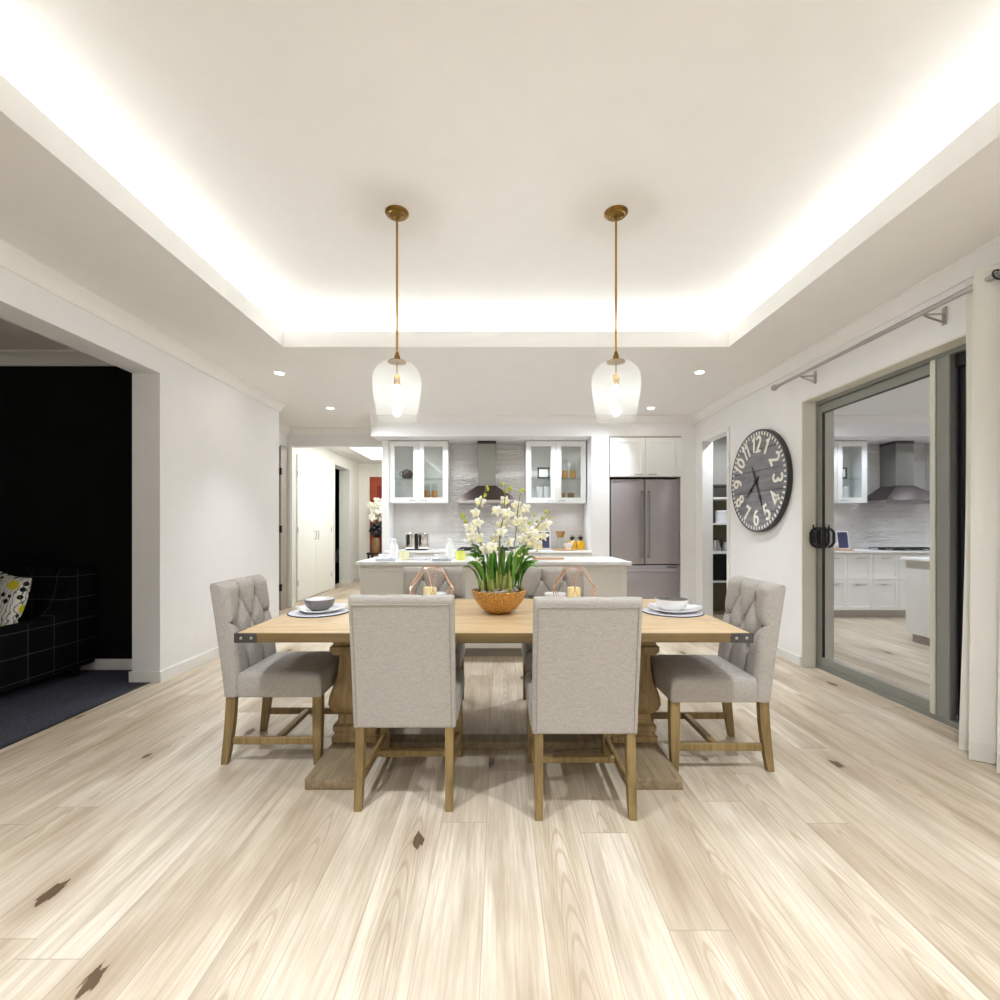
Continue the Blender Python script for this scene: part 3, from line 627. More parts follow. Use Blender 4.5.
def back_mesh():
    m = MB(); bm = m.bm
    us = [-1, -.992, -.975, -.95, -.91] + [-.87 + 1.74 * i / 80 for i in range(81)] + [.91, .95, .975, .992, 1]
    vs = [0, .006, .02, .04] + [.06 + .86 * i / 104 for i in range(105)] + [.935, .95, .965, .98, .99, .997, 1]
    Fr, Re = [], []
    for v in vs:
        z = CB + (CT - CB) * v; a, b = [], []
        for u in us:
            x = u * CW; dx = CW - abs(x); dz = CT - z; db = z - CB
            yr = yrear(z); th = .074
            # front rounding bigger at the sides and the top; top edge pillows between the creases
            f = yr + th - rnd(dx, .024) - rnd(dz, .036) - rnd(db, .008)
            w_ = min(1, dx / .03) * min(1, max(dz, .004) / .03)
            f += tuft(x, z) * w_ + .012 * w_
            r = yr + rnd(dx, .010) + rnd(dz, .022) + rnd(db, .006)
            zz = z - (.006 * math.exp(-((abs(x) - .08) / .012) ** 2) if v > .99 else 0)
            if f < r + .002: f = r + .002
            a.append(bm.verts.new((x, f, zz))); b.append(bm.verts.new((x, r, zz)))
        Fr.append(a); Re.append(b)
    nu, nv = len(us), len(vs)
    for i in range(nv - 1):
        for j in range(nu - 1):
            bm.faces.new((Fr[i][j], Fr[i + 1][j], Fr[i + 1][j + 1], Fr[i][j + 1]))
            bm.faces.new((Re[i][j], Re[i][j + 1], Re[i + 1][j + 1], Re[i + 1][j]))
        bm.faces.new((Fr[i][0], Re[i][0], Re[i + 1][0], Fr[i + 1][0])); bm.faces.new((Fr[i][-1], Fr[i + 1][-1], Re[i + 1][-1], Re[i][-1]))
    for j in range(nu - 1):
        bm.faces.new((Fr[0][j], Fr[0][j + 1], Re[0][j + 1], Re[0][j])); bm.faces.new((Fr[-1][j], Re[-1][j], Re[-1][j + 1], Fr[-1][j + 1]))
    return m
def seat_mesh():
    m = MB(); bm = m.bm; y0, y1 = .094, .514; z0, z1 = CB, .462; w_ = .2215
    us = [-1 + 2 * i / 34 for i in range(35)]; vs = [i / 32 for i in range(33)]
    us = sorted(set(us + [-.985, -.97, .97, .985])); vs = sorted(set(vs + [.985, .97, .012]))
    T, B = [], []
    for v in vs:
        y = y0 + (y1 - y0) * v; a, b = [], []
        for u in us:
            x = u * w_; d = min(w_ - abs(x), y1 - y)
            crown = .020 * (1 - u * u) * (1 - (2 * v - 1) ** 4)
            z = z1 + crown - rnd(w_ - abs(x), .030) - rnd(y1 - y, .034)
            # plan corners slightly rounded
            a.append(bm.verts.new((x, y, max(z, z0 + .02)))); b.append(bm.verts.new((x, y, z0 + rnd(d, .008))))
        T.append(a); B.append(b)
    nu, nv = len(us), len(vs)
    for i in range(nv - 1):
        for j in range(nu - 1):
            bm.faces.new((T[i][j], T[i][j + 1], T[i + 1][j + 1], T[i + 1][j])); bm.faces.new((B[i][j], B[i + 1][j], B[i + 1][j + 1], B[i][j + 1]))
        bm.faces.new((T[i][0], T[i + 1][0], B[i + 1][0], B[i][0])); bm.faces.new((T[i][-1], B[i][-1], B[i + 1][-1], T[i + 1][-1]))
    for j in range(nu - 1):
        bm.faces.new((T[0][j], B[0][j], B[0][j + 1], T[0][j + 1])); bm.faces.new((T[-1][j], T[-1][j + 1], B[-1][j + 1], B[-1][j]))
    return m
def leg_mesh(x0, x1, top, bot, zt):
    """square leg, y ranges at top/bottom, slightly curved"""
    m = MB(); rings = []
    for i in range(7):
        t = i / 6; s_ = t ** 1.6
        ya = top[0] + (bot[0] - top[0]) * s_; yb = top[1] + (bot[1] - top[1]) * s_; z = zt * (1 - t)
        k = .004 * t; sx0, sx1 = (x0 + k, x1) if x0 > 0 else (x0, x1 - k)
        rings.append([m.bm.verts.new(p) for p in ((sx0, ya, z), (sx1, ya, z), (sx1, yb, z), (sx0, yb, z))])
    for A, B in zip(rings, rings[1:]):
        for j in range(4): m.bm.faces.new((A[j], B[j], B[(j + 1) % 4], A[(j + 1) % 4]))
    m.bm.faces.new(rings[0]); m.bm.faces.new(rings[-1][::-1])
    es = [e for e in m.bm.edges if abs(e.verts[0].co.z - e.verts[1].co.z) > .01]
    bmesh.ops.bevel(m.bm, geom=es, offset=.004, segments=2, profile=.5, affect='EDGES')
    return m
def make_chair(label):
    c = thing('dining_chair', label, 'chair', (0, 0, 0), 0, 'tufted dining chairs around the table')
    bk = back_mesh().build('backrest', M['linen'], c, 60)
    pts = []
    ins = .016; z0, z1 = CB + .012, CT - .038
    for k in range(24): z = z0 + (z1 - z0) * k / 23; pts.append((-CW + ins, yrear(z) - .0005, z))
    for k in range(1, 12): pts.append((-CW + ins + (2 * CW - 2 * ins) * k / 12, yrear(z1) - .0005, z1))
    for k in range(24): z = z1 + (z0 - z1) * k / 23; pts.append((CW - ins, yrear(z) - .0005, z))
    MB().tube(pts, .0032, 6).build('piping', M['linen_side'], bk)
    for bx, bz in BUT: MB().ball((bx, yrear(bz) + .074 + .012 - .0385, bz), .0125, 1, .6, 1, 12, 8).build('tuft_button', M['button'], bk)
    seat_mesh().build('seat', M['linen'], c, 60)
    for x0, x1 in ((-.209, -.165), (.165, .209)):
        xx = (x0, x1 - .008) if x0 < 0 else (x0 + .008, x1)
        leg_mesh(xx[0], xx[1], (.027, .075), (.0, .033), CB + .004).build('leg', M['leg'], c)
    for x0, x1 in ((-.211, -.169), (.169, .211)):
        leg_mesh(x0, x1, (.464, .512), (.470, .504), CB + .004).build('leg', M['leg'], c)
    for x in (-.192, .192): MB().box(x - .009, x + .009, .055, .475, .098, .135, .003, 1).build('side_stretcher', M['leg'], c)
    MB().box(-.183, .183, .262, .294, .104, .132, .003, 1).build('cross_stretcher', M['leg'], c)
    return c
chair = make_chair('upholstered chair with its plain back to the camera, left of the two nearest')
chair.location = (WX(404, 2.0), 1.979, 0)
dup(chair, (WX(585.8, 1.93), 1.918, 0), 0.0, 'upholstered chair with its plain back to the camera, right of the two nearest')
dup(chair, (-1.406, 2.58, 0), -PI / 2, 'tufted chair at the left end of the table, by the white wall')
dup(chair, (1.351, 2.51, 0), PI / 2, 'tufted chair at the right end of the table, below the wall clock')
dup(chair, (WX(433.5, 3.25), 3.30, 0), PI, 'tufted chair across the table, left of the orchid bowl')
dup(chair, (WX(553.5, 3.25), 3.30, 0), PI, 'tufted chair across the table, right of the orchid bowl')

# ================================================================ TABLE SETTINGS
def revolve(prof, n=40, wob=0.0, ph=0.0):
    m = MB().lathe(prof, n)
    if wob:
        for v in m.bm.verts:
            a = math.atan2(v.co.y, v.co.x); r = math.hypot(v.co.x, v.co.y)
            k = 1 + wob * math.sin(3 * a + ph) * (r / .14); v.co.x *= k; v.co.y *= k; v.co.z += (.012 * wob / .05) * max(0, math.sin(2 * a + ph)) * (r / .14) ** 3
    return m
def placemat(x, y, label, r=.165):
    t = thing('placemat', label, 'placemat', (x, y, TZ + .0008), 0, 'round placemats')
    MB().lathe([(0, 0), (r - .006, 0), (r - .006, .005), (0, .005)], 48).build('mat', M['mat'], t)
    MB().lathe([(r - .006, 0), (r, .0005), (r, .0045), (r - .006, .0055)], 48).build('rim', M['navy'], t)
    return t
def plate(x, y, z, label, r=.13, wob=0.0, ph=0.0):
    prof = [(0, .0), (r * .62, .0), (r * .66, .003), (r * .98, .017), (r, .0195), (r * .985, .021), (r * .66, .008), (r * .6, .006), (0, .006)]
    o = revolve(prof, 48, wob, ph).build('dinner_plate', M['china'], None, 40, (x, y, z)); return tag(o, label, 'plate', 'white dinner plates')
def bowl(x, y, z, label, r=.078, h=.055, mo='china', mi='china', group='table bowls'):
    t = thing('bowl', label, 'bowl', (x, y, z), 0, group)
    MB().lathe([(0, 0), (r * .55, 0), (r * .60, .004), (r * .86, h * .35), (r * .97, h * .75), (r, h), (r * .965, h)], 40).build('shell', M[mo], t)
    MB().lathe([(r * .965, h), (r * .93, h * .72), (r * .8, h * .36), (r * .5, .008), (0, .006)], 40).build('lining', M[mi], t)
    return t
zp = TZ + .0068
placemat(-1.01, 2.64, 'round pale placemat with dark rim at the left end of the table')
plate(-1.005, 2.65, zp, 'white dinner plate on the placemat at the left end of the table', .135, .05, .4)
bowl(-1.012, 2.655, zp + .0068, 'grey stoneware bowl on the plate at the left end of the table', .082, .062, 'china_grey', 'china')
placemat(.977, 2.65, 'round pale placemat with dark rim at the right end of the table', .167)
plate(.985, 2.66, zp, 'white wavy dinner plate on the placemat at the right end of the table', .148, .04, 2.0)
bowl(.975, 2.655, zp + .0068, 'white bowl with speckled lining at the right end of the table', .09, .062, 'china', 'speckle')
placemat(-.40, 2.36, 'round pale placemat before the left chair with its back to the camera', .16)
plate(-.375, 2.42, zp, 'white dinner plate before the left chair with its back to the camera', .13)
for x, nm in ((-.40, 'left'), (.36, 'right')):
    plate(x, 3.005, TZ + .0008, 'white dinner plate behind the %s copper wire lantern' % nm, .115)
    bowl(x, 3.005, TZ + .0076, 'small white bowl on the plate behind the %s copper wire lantern' % nm, .07, .05, 'china', 'china')

# ================================================================ COPPER WIRE LANTERNS AND CANDLES
def lantern(x, y, label, rot):
    t = thing('wire_lantern', label, 'lantern', (x, y, TZ + .001), rot, 'copper wire lanterns')
    n = 6
    def ring(r, z, off): return [(r * math.cos(2 * PI * (i + off) / n), r * math.sin(2 * PI * (i + off) / n), z) for i in range(n)]
    A = ring(.118, .004, 0); B = ring(.138, .13, .5); C = ring(.058, .242, 0)
    for nm, R_ in (('base_ring', A), ('top_ring', C)):
        m = MB().tube(R_, .0019, 6, closed=True); m.build(nm, M['copper'], t)
    m = MB()
    for i in range(n):
        j = (i - 1) % n
        for q in (B[i], B[j]): m.tube([A[i], q], .0019, 6); m.tube([C[i], q], .0019, 6)
    m.build('wire_frame', M['copper'], t)
    return t
def candle(x, y, label):
    t = thing('pillar_candle', label, 'candle', (x, y, TZ + .001), 0, 'ivory candles')
    MB().lathe([(0, 0), (.036, 0), (.038, .003), (.038, .122), (.034, .128), (.02, .124), (0, .122)], 28).build('wax_body', M['wax'], t)
    MB().tube([(0, 0, .121), (.001, 0, .130), (.003, 0, .137)], .0014, 6).build('wick', M['black'], t)
lantern(WX(431.5, 2.74), 2.74, 'copper wire lantern left of the orchid bowl', .2)
lantern(WX(574, 2.74), 2.74, 'copper wire lantern right of the orchid bowl', -.12)
candle(WX(430, 2.74), 2.74, 'ivory pillar candle inside the copper lantern left of the orchid bowl')
candle(WX(574, 2.74), 2.74, 'ivory pillar candle inside the copper lantern right of the orchid bowl')

# ================================================================ ORCHID BOWL
OY = 2.62
orch = thing('orchid_planter', 'hammered gold bowl of white orchids in the middle of the table', 'potted plant', (0, OY, TZ + .001))
R = .152
MB().lathe([(0, 0), (.05, 0), (.062, .004), (.10, .030), (.132, .070), (.148, .110), (R, .128), (R - .004, .131), (.143, .108), (.126, .072), (.09, .04), (0, .03)], 48).build('bowl', M['bowlgold'], orch)
MB().lathe([(0, .09), (.135, .088), (.137, .112), (.08, .124), (0, .128)], 32).build('bark_mix', M['olive'], orch)
pb = None
for i in range(70):
    a = random.random() * 2 * PI; r = .138 * math.sqrt(random.random()); z = .132 - .012 * (r / .14) ** 2 + random.uniform(0, .018)
    s_ = random.uniform(.009, .015)
    if pb is None:
        pb = MB().ball((0, 0, 0), 1, 1.25, 1, .75, 12, 8).build('pebble', M['pebble'], orch); q = pb
    else:
        q = pb.copy(); COL.objects.link(q); q.parent = orch
    q.location = (r * math.cos(a), r * math.sin(a), z); q.scale = (s_, s_, s_); q.rotation_euler = (random.random() * .6, random.random() * .6, random.random() * 6)
def bez(p0, p1, p2, n):
    p0, p1, p2 = Vector(p0), Vector(p1), Vector(p2)
    return [p0 * (1 - t) ** 2 + p1 * 2 * t * (1 - t) + p2 * t * t for t in [i / (n - 1) for i in range(n)]]
def leaf(pts, w, mat):
    m = MB(); n = len(pts); rows = []; roll = random.choice((-1, 1)) * random.uniform(.35, .95)
    for i, p in enumerate(pts):
        t = i / (n - 1); tan = (pts[min(i + 1, n - 1)] - pts[max(i - 1, 0)]).normalized()
        side = tan.cross(Vector((0, 0, 1)))
        side = side.normalized() if side.length > .05 else Vector((1, 0, 0))
        nrm = side.cross(tan).normalized(); cr, sr = math.cos(roll * t), math.sin(roll * t); side, nrm = side * cr + nrm * sr, nrm * cr - side * sr
        k = w * (math.sin(PI * min(1, .10 + .90 * t ** .8)) ** .7 if t < 1 else 0.02) * (.28 + .72 * min(1, t * 1.9))
        row = []
        for s_ in (-1, -.5, 0, .5, 1): row.append(m.bm.verts.new(p + side * (k * s_) + nrm * (abs(s_) * k * .30)))
        for s_ in (.5, 0, -.5): row.append(m.bm.verts.new(p + side * (k * s_) + nrm * (abs(s_) * k * .30 - .0022)))
        rows.append(row)
    for A, B in zip(rows, rows[1:]):
        for j in range(8): m.bm.faces.new((A[j], A[(j + 1) % 8], B[(j + 1) % 8], B[j]))
    m.bm.faces.new(rows[0]); m.bm.faces.new(rows[-1][::-1])
    return m.build('leaf', mat, orch, 50)
# leaf tips as (x, z above table, y) read from the photo, plus fillers
def ox(px): return (px - VX) * OY / F
def oz(py): return H - (py - VY) * OY / F - TZ - .001
LT = [(470, 552), (475, 549), (468, 562), (474, 568), (484, 553), (487, 560), (490, 556), (479, 560), (494, 550), (500, 556), (505, 549), (510, 553), (516, 550), (521, 553), (525, 549), (534, 563), (538, 568), (530, 556), (527, 560), (508, 562), (497, 566), (513, 564), (482, 546), (519, 546), (503, 545), (490, 547), (466, 556), (471, 545), (536, 558), (533, 550), (464, 566), (540, 562), (528, 545)]
for i, (px, py) in enumerate(LT):
    x, z = ox(px), oz(py); y = random.uniform(-.13, .13); 
    bx = x * .45 + random.uniform(-.02, .02); by = y * .4
    mid = (bx + (x - bx) * .25, by + (y - by) * .3, z + random.uniform(.0, .05) if abs(x) > .1 else z * .85)
    pts = bez((bx, by, .11), mid, (x, y, z), 12)
    leaf(pts, random.uniform(.020, .029) if abs(x) > .1 else random.uniform(.013, .021), M['leaf'] if i % 3 else M['leaf_dark'])
for i in range(22):   # thick canes at the base
    a = random.random() * 2 * PI; r = random.uniform(.03, .11); x, y = r * math.cos(a) * 1.1, -abs(r * math.sin(a)) - .012
    h = random.uniform(.09, .15); lean = random.uniform(.9, 1.5)
    pts = bez((x * .8, y * .8, .10), (x, y, .10 + h * .5), (x * lean, y * lean, .10 + h), 7)
    MB().tube(pts, [.006, .009, .0105, .0105, .009, .007, .004], 8).build('cane', M['cane'], orch)
def flower_meshes():
    m = MB()
    for k in range(5):
        a = PI / 2 + k * 2 * PI / 5; L = .042 if k in (0, 2, 3) else .046; wd = .0125 if k in (0, 2, 3) else .0195
        d = Vector((math.cos(a), 0, math.sin(a))); sd = Vector((-math.sin(a), 0, math.cos(a))); rows = []
        for i in range(6):
            t = i / 5; w_ = wd * math.sin(PI * min(.985, .12 + .86 * t)) ** .75; fwd = -.010 * math.sin(t * PI * .8) + .012 * t * t
            c = d * (L * t + .002)
            rows.append([m.bm.verts.new(c + sd * w_ * s_ + Vector((0, fwd + .005 * s_ * s_, 0))) for s_ in (-1, -.4, .4, 1)] + [m.bm.verts.new(c + sd * w_ * s_ + Vector((0, fwd + .005 * s_ * s_ + .0012, 0))) for s_ in (1, .4, -.4, -1)])
        for A, B in zip(rows, rows[1:]):
            for j in range(8): m.bm.faces.new((A[j], A[(j + 1) % 8], B[(j + 1) % 8], B[j]))
        m.bm.faces.new(rows[0]); m.bm.faces.new(rows[-1][::-1])
    lip = MB(); rows = []
    for i in range(6):
        t = i / 5; z = -.004 - .016 * t; y = -.006 - .022 * math.sin(t * 1.9); w_ = .005 + .009 * math.sin(PI * (.15 + .8 * t))
        rows.append([lip.bm.verts.new((w_ * s_, y - .006 * (1 - s_ * s_) * 0 + .008 * s_ * s_ * -1, z + .004 * abs(s_))) for s_ in (-1, 0, 1)] + [lip.bm.verts.new((w_ * s_, y + .0015 - .008 * s_ * s_, z + .004 * abs(s_))) for s_ in (1, 0, -1)])
    for A, B in zip(rows, rows[1:]):
        for j in range(6): lip.bm.faces.new((A[j], A[(j + 1) % 6], B[(j + 1) % 6], B[j]))
    lip.ball((0, -.006, .002), .0045)
    return m, lip
fm, lp = flower_meshes()
flower0 = fm.build('flower', M['petal'], orch, 50); lip0 = lp.build('lip', M['throat'], flower0, 50)
FL = {'a': [(480, 502), (476, 513), (478, 523), (470, 528), (473, 537), (479, 538)],
      'b': [(505, 501), (497, 511), (507, 514), (501, 524), (506, 523), (501, 532), (495, 538), (494, 546)],
      'c': [(516, 505), (525, 509), (518, 513), (523, 521), (516, 522), (524, 529)],
      'd': [(530, 532), (537, 528), (545, 525), (534, 536), (543, 536), (523, 539), (530, 542), (525, 549), (538, 546)],
      'e': [(485, 549), (492, 547), (478, 562), (517, 553), (509, 542)]}
BD = [(485, 495), (488, 490), (487, 487), (505, 491), (509, 488), (503, 484), (511, 489), (520, 492), (523, 490), (463, 515), (465, 521), (462, 518), (530, 523), (534, 515), (537, 521), (542, 518), (546, 512), (549, 517)]
SPK = {'a': [(484, 582), (481, 545), (478, 515), (487, 487)], 'a2': [(481, 582), (474, 550), (469, 530), (463, 514)], 'b': [(500, 582), (499, 545), (504, 510), (505, 484)], 'b2': [(502, 580), (500, 540), (506, 515), (511, 488)],
       'c': [(508, 582), (514, 548), (518, 510), (521, 490)], 'd': [(512, 582), (522, 552), (532, 532), (549, 513)], 'd2': [(514, 582), (524, 556), (534, 540), (543, 534)]}
yo = {'a': -.03, 'a2': .03, 'b': -.06, 'b2': .04, 'c': .02, 'd': -.05, 'd2': .06}
for k, pp in SPK.items():
    ctrl = [Vector((ox(a) * (1 if i else .7), yo[k] * (i + 1) / 4, oz(b) if i else .11)) for i, (a, b) in enumerate(pp)]
    pts = []
    for i in range(3):
        a, b = ctrl[i], ctrl[i + 1]; pa = ctrl[i - 1] if i else a; pd = ctrl[i + 2] if i < 2 else b
        for j in range(6):
            t = j / 6; pts.append(.5 * ((2 * a) + (b - pa) * t + (2 * pa - 5 * a + 4 * b - pd) * t * t + (3 * a - pa - 3 * b + pd) * t ** 3))
    pts.append(ctrl[-1])
    MB().tube(pts, [.0042 - .0026 * i / len(pts) for i in range(len(pts))], 7).build('flower_stem', M['stem'], orch)
first = True
for k, fl in FL.items():
    for px, py in fl:
        if first: f = flower0; first = False
        else:
            f = flower0.copy(); COL.objects.link(f); f.parent = orch; l = lip0.copy(); COL.objects.link(l); l.parent = f
        f.location = (ox(px), {'a': -.03, 'b': -.03, 'c': .0, 'd': -.03, 'e': -.06}[k] + random.uniform(-.045, .045), oz(py))
        f.rotation_euler = (random.uniform(-.3, .45), random.uniform(-.5, .5), random.uniform(-.85, .85)); s_ = random.uniform(.68, .88); f.scale = (s_, s_, s_)
bd0 = None
for px, py in BD:
    if bd0 is None: bd0 = MB().ball((0, 0, 0), .0105, .8, .8, 1.25, 12, 8).build('bud', M['bud'], orch); b = bd0
    else: b = bd0.copy(); COL.objects.link(b); b.parent = orch
    b.location = (ox(px), random.uniform(-.03, .03), oz(py)); b.rotation_euler = (0, random.uniform(-.8, .8), 0); s_ = random.uniform(.75, 1.1); b.scale = (s_, s_, s_)

# ================================================================ PENDANTS
PYY = 2.64
def pendant(px, label):
    t = thing('pendant_light', label, 'pendant light', (WX(px, PYY), PYY, RZ), 0, 'glass pendant lights')
    zt = WZ(360, PYY) - RZ; zb = WZ(424, PYY) - RZ
    cn = MB().lathe([(0, 0), (.066, 0), (.066, -.006), (.060, -.012), (.050, -.014), (.047, -.020), (.014, -.024), (.012, -.034), (0, -.034)], 36).build('canopy', M['brass_dark'], t)
    for a in (-.034, .034): MB().ball((a, 0, -.0215), .005).build('screw', M['brass'], cn)
    MB().cyl((0, 0, -.03), (0, 0, zt + .02), .0062, None, 12).build('rod', M['brass'], t)
    MB().lathe([(0, .046), (.009, .046), (.011, .034), (.017, .020), (.019, .004), (.022, .0), (.050, -.008), (.052, -.013), (.016, -.018), (0, -.018)], 28, (0, 0, zt)).build('cap', M['brass_dark'], t)
    MB().cyl((0, 0, zt - .016), (0, 0, zt - .09), .004, None, 8).lathe([(0, -.085), (.017, -.085), (.0185, -.09), (.0185, -.142), (.016, -.146), (0, -.146)], 22, (0, 0, zt)).build('socket', M['brass'], t)
    r0 = .1435; hgt = zt - zb
    prof = [(.020, 0), (.050, -.006), (.090, -.024), (.122, -.053), (.139, -.085), (r0, -.115), (.1415, -.16), (.133, -.22), (.122, -.28), (.112, -.33), (.107, -hgt)]
    prof = [(r * .96, z) for r, z in prof]; inn = [(r - .003, z) for r, z in prof[::-1]]
    MB().lathe(prof + inn, 48, (0, 0, zt)).build('glass_shade', M['shade'], t, 60)
    MB().lathe([(0, -.146), (.011, -.147), (.013, -.156), (.020, -.168), (.0245, -.182), (.023, -.196), (.014, -.208), (0, -.213)], 22, (0, 0, zt)).build('bulb', M['bulb'], t, 60)
pendant(397, 'clear glass pendant light on a brass rod, left one')
pendant(616, 'clear glass pendant light on a brass rod, right one')

# ================================================================ KITCHEN
BZ = .885
def shaker(m, x0, x1, z0, z1, yf, th=.02, fr=.045, glass_=False):
    """shaker door in the XZ plane, its face at yf (towards -y)"""
    m.box(x0, x0 + fr, yf, yf + th, z0, z1, .0015, 1).box(x1 - fr, x1, yf, yf + th, z0, z1, .0015, 1).box(x0 + fr, x1 - fr, yf, yf + th, z1 - fr, z1, .0015, 1).box(x0 + fr, x1 - fr, yf, yf + th, z0, z0 + fr, .0015, 1)
    if not glass_: m.box(x0 + fr, x1 - fr, yf + .009, yf + th, z0 + fr, z1 - fr)
    return m
def pull(x0, x1, y, z, parent):
    MB().tube([(x0, y, z), (x0, y - .024, z), (x0 + .006, y - .028, z), (x1 - .006, y - .028, z), (x1, y - .024, z), (x1, y, z)], .005, 8).build('handle', M['steel'], parent)

def glass_cupboard(x0, x1, label, zshelf):
    z0, z1, yf, yb = 1.535, 2.392, 6.503, KB - .003
    t = thing('wall_cupboard', label, 'cupboard', ((x0 + x1) / 2, yf, z0), 0, 'glass fronted wall cupboards')
    w_ = (x1 - x0) / 2; h = z1 - z0; d = yb - yf
    MB().box(-w_, -w_ + .018, .021, d, 0, h).box(w_ - .018, w_, .021, d, 0, h).box(-w_ + .018, w_ - .018, .021, d, 0, .018).box(-w_ + .018, w_ - .018, .021, d, h - .018, h).box(-w_ + .018, w_ - .018, d - .012, d, .018, h - .018).box(-.009, .009, .03, d - .012, .018, h - .018).build('body', M['lacquer'], t)
    MB().box(-w_ - .004, w_ + .004, .012, d, h, h + .006).build('shadow_line_strip', M['greydoor'], t)  # grey strip, paints in the shadow line along the cupboard top
    for s_, a, b in ((-1, -w_, -.002), (1, .002, w_)):
        dr = shaker(MB(), a, b, .0, h - .004, 0, .02, .072, True).build('door', M['lacquer'], t)
        MB().box(a + .07, b - .07, .008, .012, .07, h - .074).build('glass_pane', M['pane'], dr)
        c = s_ * .075; pull(c - .042, c + .042, 0, .03, dr)
        MB().box(a + .02, b - .012 if s_ < 0 else b - .02, .05, d - .013, zshelf, zshelf + .010).build('shelf', M['shelfglass'], t)
    return t
glass_cupboard(-1.52 + .002, -.706, 'white glass fronted wall cupboard left of the range hood', .34)
glass_cupboard(.374, 1.205, 'white glass fronted wall cupboard right of the range hood', .34)
C0 = 1.535 + .018 + .0005; C1 = 1.535 + .35 + .0005
def jar(x, y, z, label, h=.19, r=.036, fill=.5):
    t = thing('storage_jar', label, 'jar', (x, y, z), 0, 'jars in the wall cupboards')
    MB().lathe([(0, 0), (r, 0), (r, h * .78), (r * .8, h * .86), (r * .8, h * .88), (r * .76, h * .88), (r * .93, h * .77), (r * .93, .004), (0, .004)], 22).build('glass', M['jarglass'], t)
    MB().lathe([(0, .005), (r * .9, .005), (r * .9, h * fill), (0, h * fill)], 20).build('contents', M['amber'], t)
    MB().lathe([(0, h * .881), (r * .86, h * .881), (r * .86, h), (0, h)], 20).build('lid', M['jarglass'], t)
def canister(x, y, z, label, h=.14, r=.045, mat='china', group='canisters in the right wall cupboard'):
    t = thing('canister', label, 'canister', (x, y, z), 0, group)
    MB().lathe([(0, 0), (r, 0), (r, h * .82), (0, h * .82)], 24).build('body', M[mat], t)
    MB().lathe([(0, h * .822), (r * 1.03, h * .822), (r * 1.03, h * .93), (r * .9, h), (0, h)], 24).build('lid', M[mat], t)
YC = 6.66
for px, nm in ((427, 'left'), (434.5, 'right')): jar(WX(px, YC), YC, C0, 'glass jar of amber grain in the left wall cupboard, %s of the pair' % nm, .26, .043, .62)
for px, nm in ((565, 'left'), (573, 'right')): jar(WX(px, YC), YC, C1, 'tall glass jar of amber grain in the right wall cupboard, %s of the pair' % nm, .27, .042, .42)
for px, nm in ((539.5, 'left'), (547, 'right')): canister(WX(px, YC), YC, C0, 'white canister on the cupboard floor right of the hood, %s of the pair' % nm, .215, .046)
for px, nm in ((562, 'left'), (571, 'right')): canister(WX(px, YC), YC, C0, 'small red-brown canister under the amber jars, %s of the pair' % nm, .13, .045, 'vase')
pt = thing('teapot', 'dark metal teapot on the glass shelf of the left wall cupboard', 'teapot', (WX(407, YC), YC, C1))
MB().lathe([(0, 0), (.06, 0), (.074, .03), (.072, .09), (.05, .12), (0, .125)], 28).build('pot_body', M['hood'], pt)
MB().ball((0, 0, .135), .012).build('lid_knob', M['chrome'], pt)
MB().tube([(-.068, 0, .04), (-.10, 0, .05), (-.10, 0, .09), (-.068, 0, .10)], .007, 8).build('handle', M['chrome'], pt)
MB().tube([(.066, 0, .05), (.09, 0, .08), (.098, 0, .115)], [.012, .009, .007], 8).build('spout', M['hood'], pt)
fr = thing('framed_tile', 'small square black framed white tile in the right wall cupboard', 'picture frame', (WX(543.5, YC), YC, C1 - .0008))
MB().box(-.085, .085, -.012, .012, 0, .022).box(-.085, .085, -.012, .012, .138, .158).box(-.085, -.065, -.012, .012, .022, .138).box(.065, .085, -.012, .012, .022, .138).build('frame', M['black'], fr)
MB().box(-.065, .065, -.006, .010, .022, .138).build('picture', M['china'], fr)

# splashback feature strip edge
# range hood
HX = -.17
hd = thing('range_hood', 'steel chimney range hood with dark flared canopy on the tiled wall', 'range hood', (HX, KB, 1.523))
hw2, hy0, hy1 = .42, 6.33 - KB, -.002
MB().hexa([(-hw2, hy0, .045), (hw2, hy0, .045), (hw2, hy1, .045), (-hw2, hy1, .045), (-.128, -.285, .25), (.128, -.285, .25), (.128, hy1, .25), (-.128, hy1, .25)]).build('canopy', M['hood'], hd)
MB().box(-hw2, hw2, hy0, hy1, 0.0, .0445, .003, 1).build('canopy_band', M['steel'], hd)
MB().box(-.125, .125, -.28, hy1, .2505, .86, .003, 1).build('chimney', M['chimney'], hd)
MB().box(-.128, .128, -.283, hy1, .835, .874, .003, 1).build('chimney_top_band', M['hood'], hd)
for x in (-.2, .2): MB().box(x - .17, x + .17, hy0 + .06, hy1 - .06, -.006, -.0005).build('filter', M['steel'], hd)

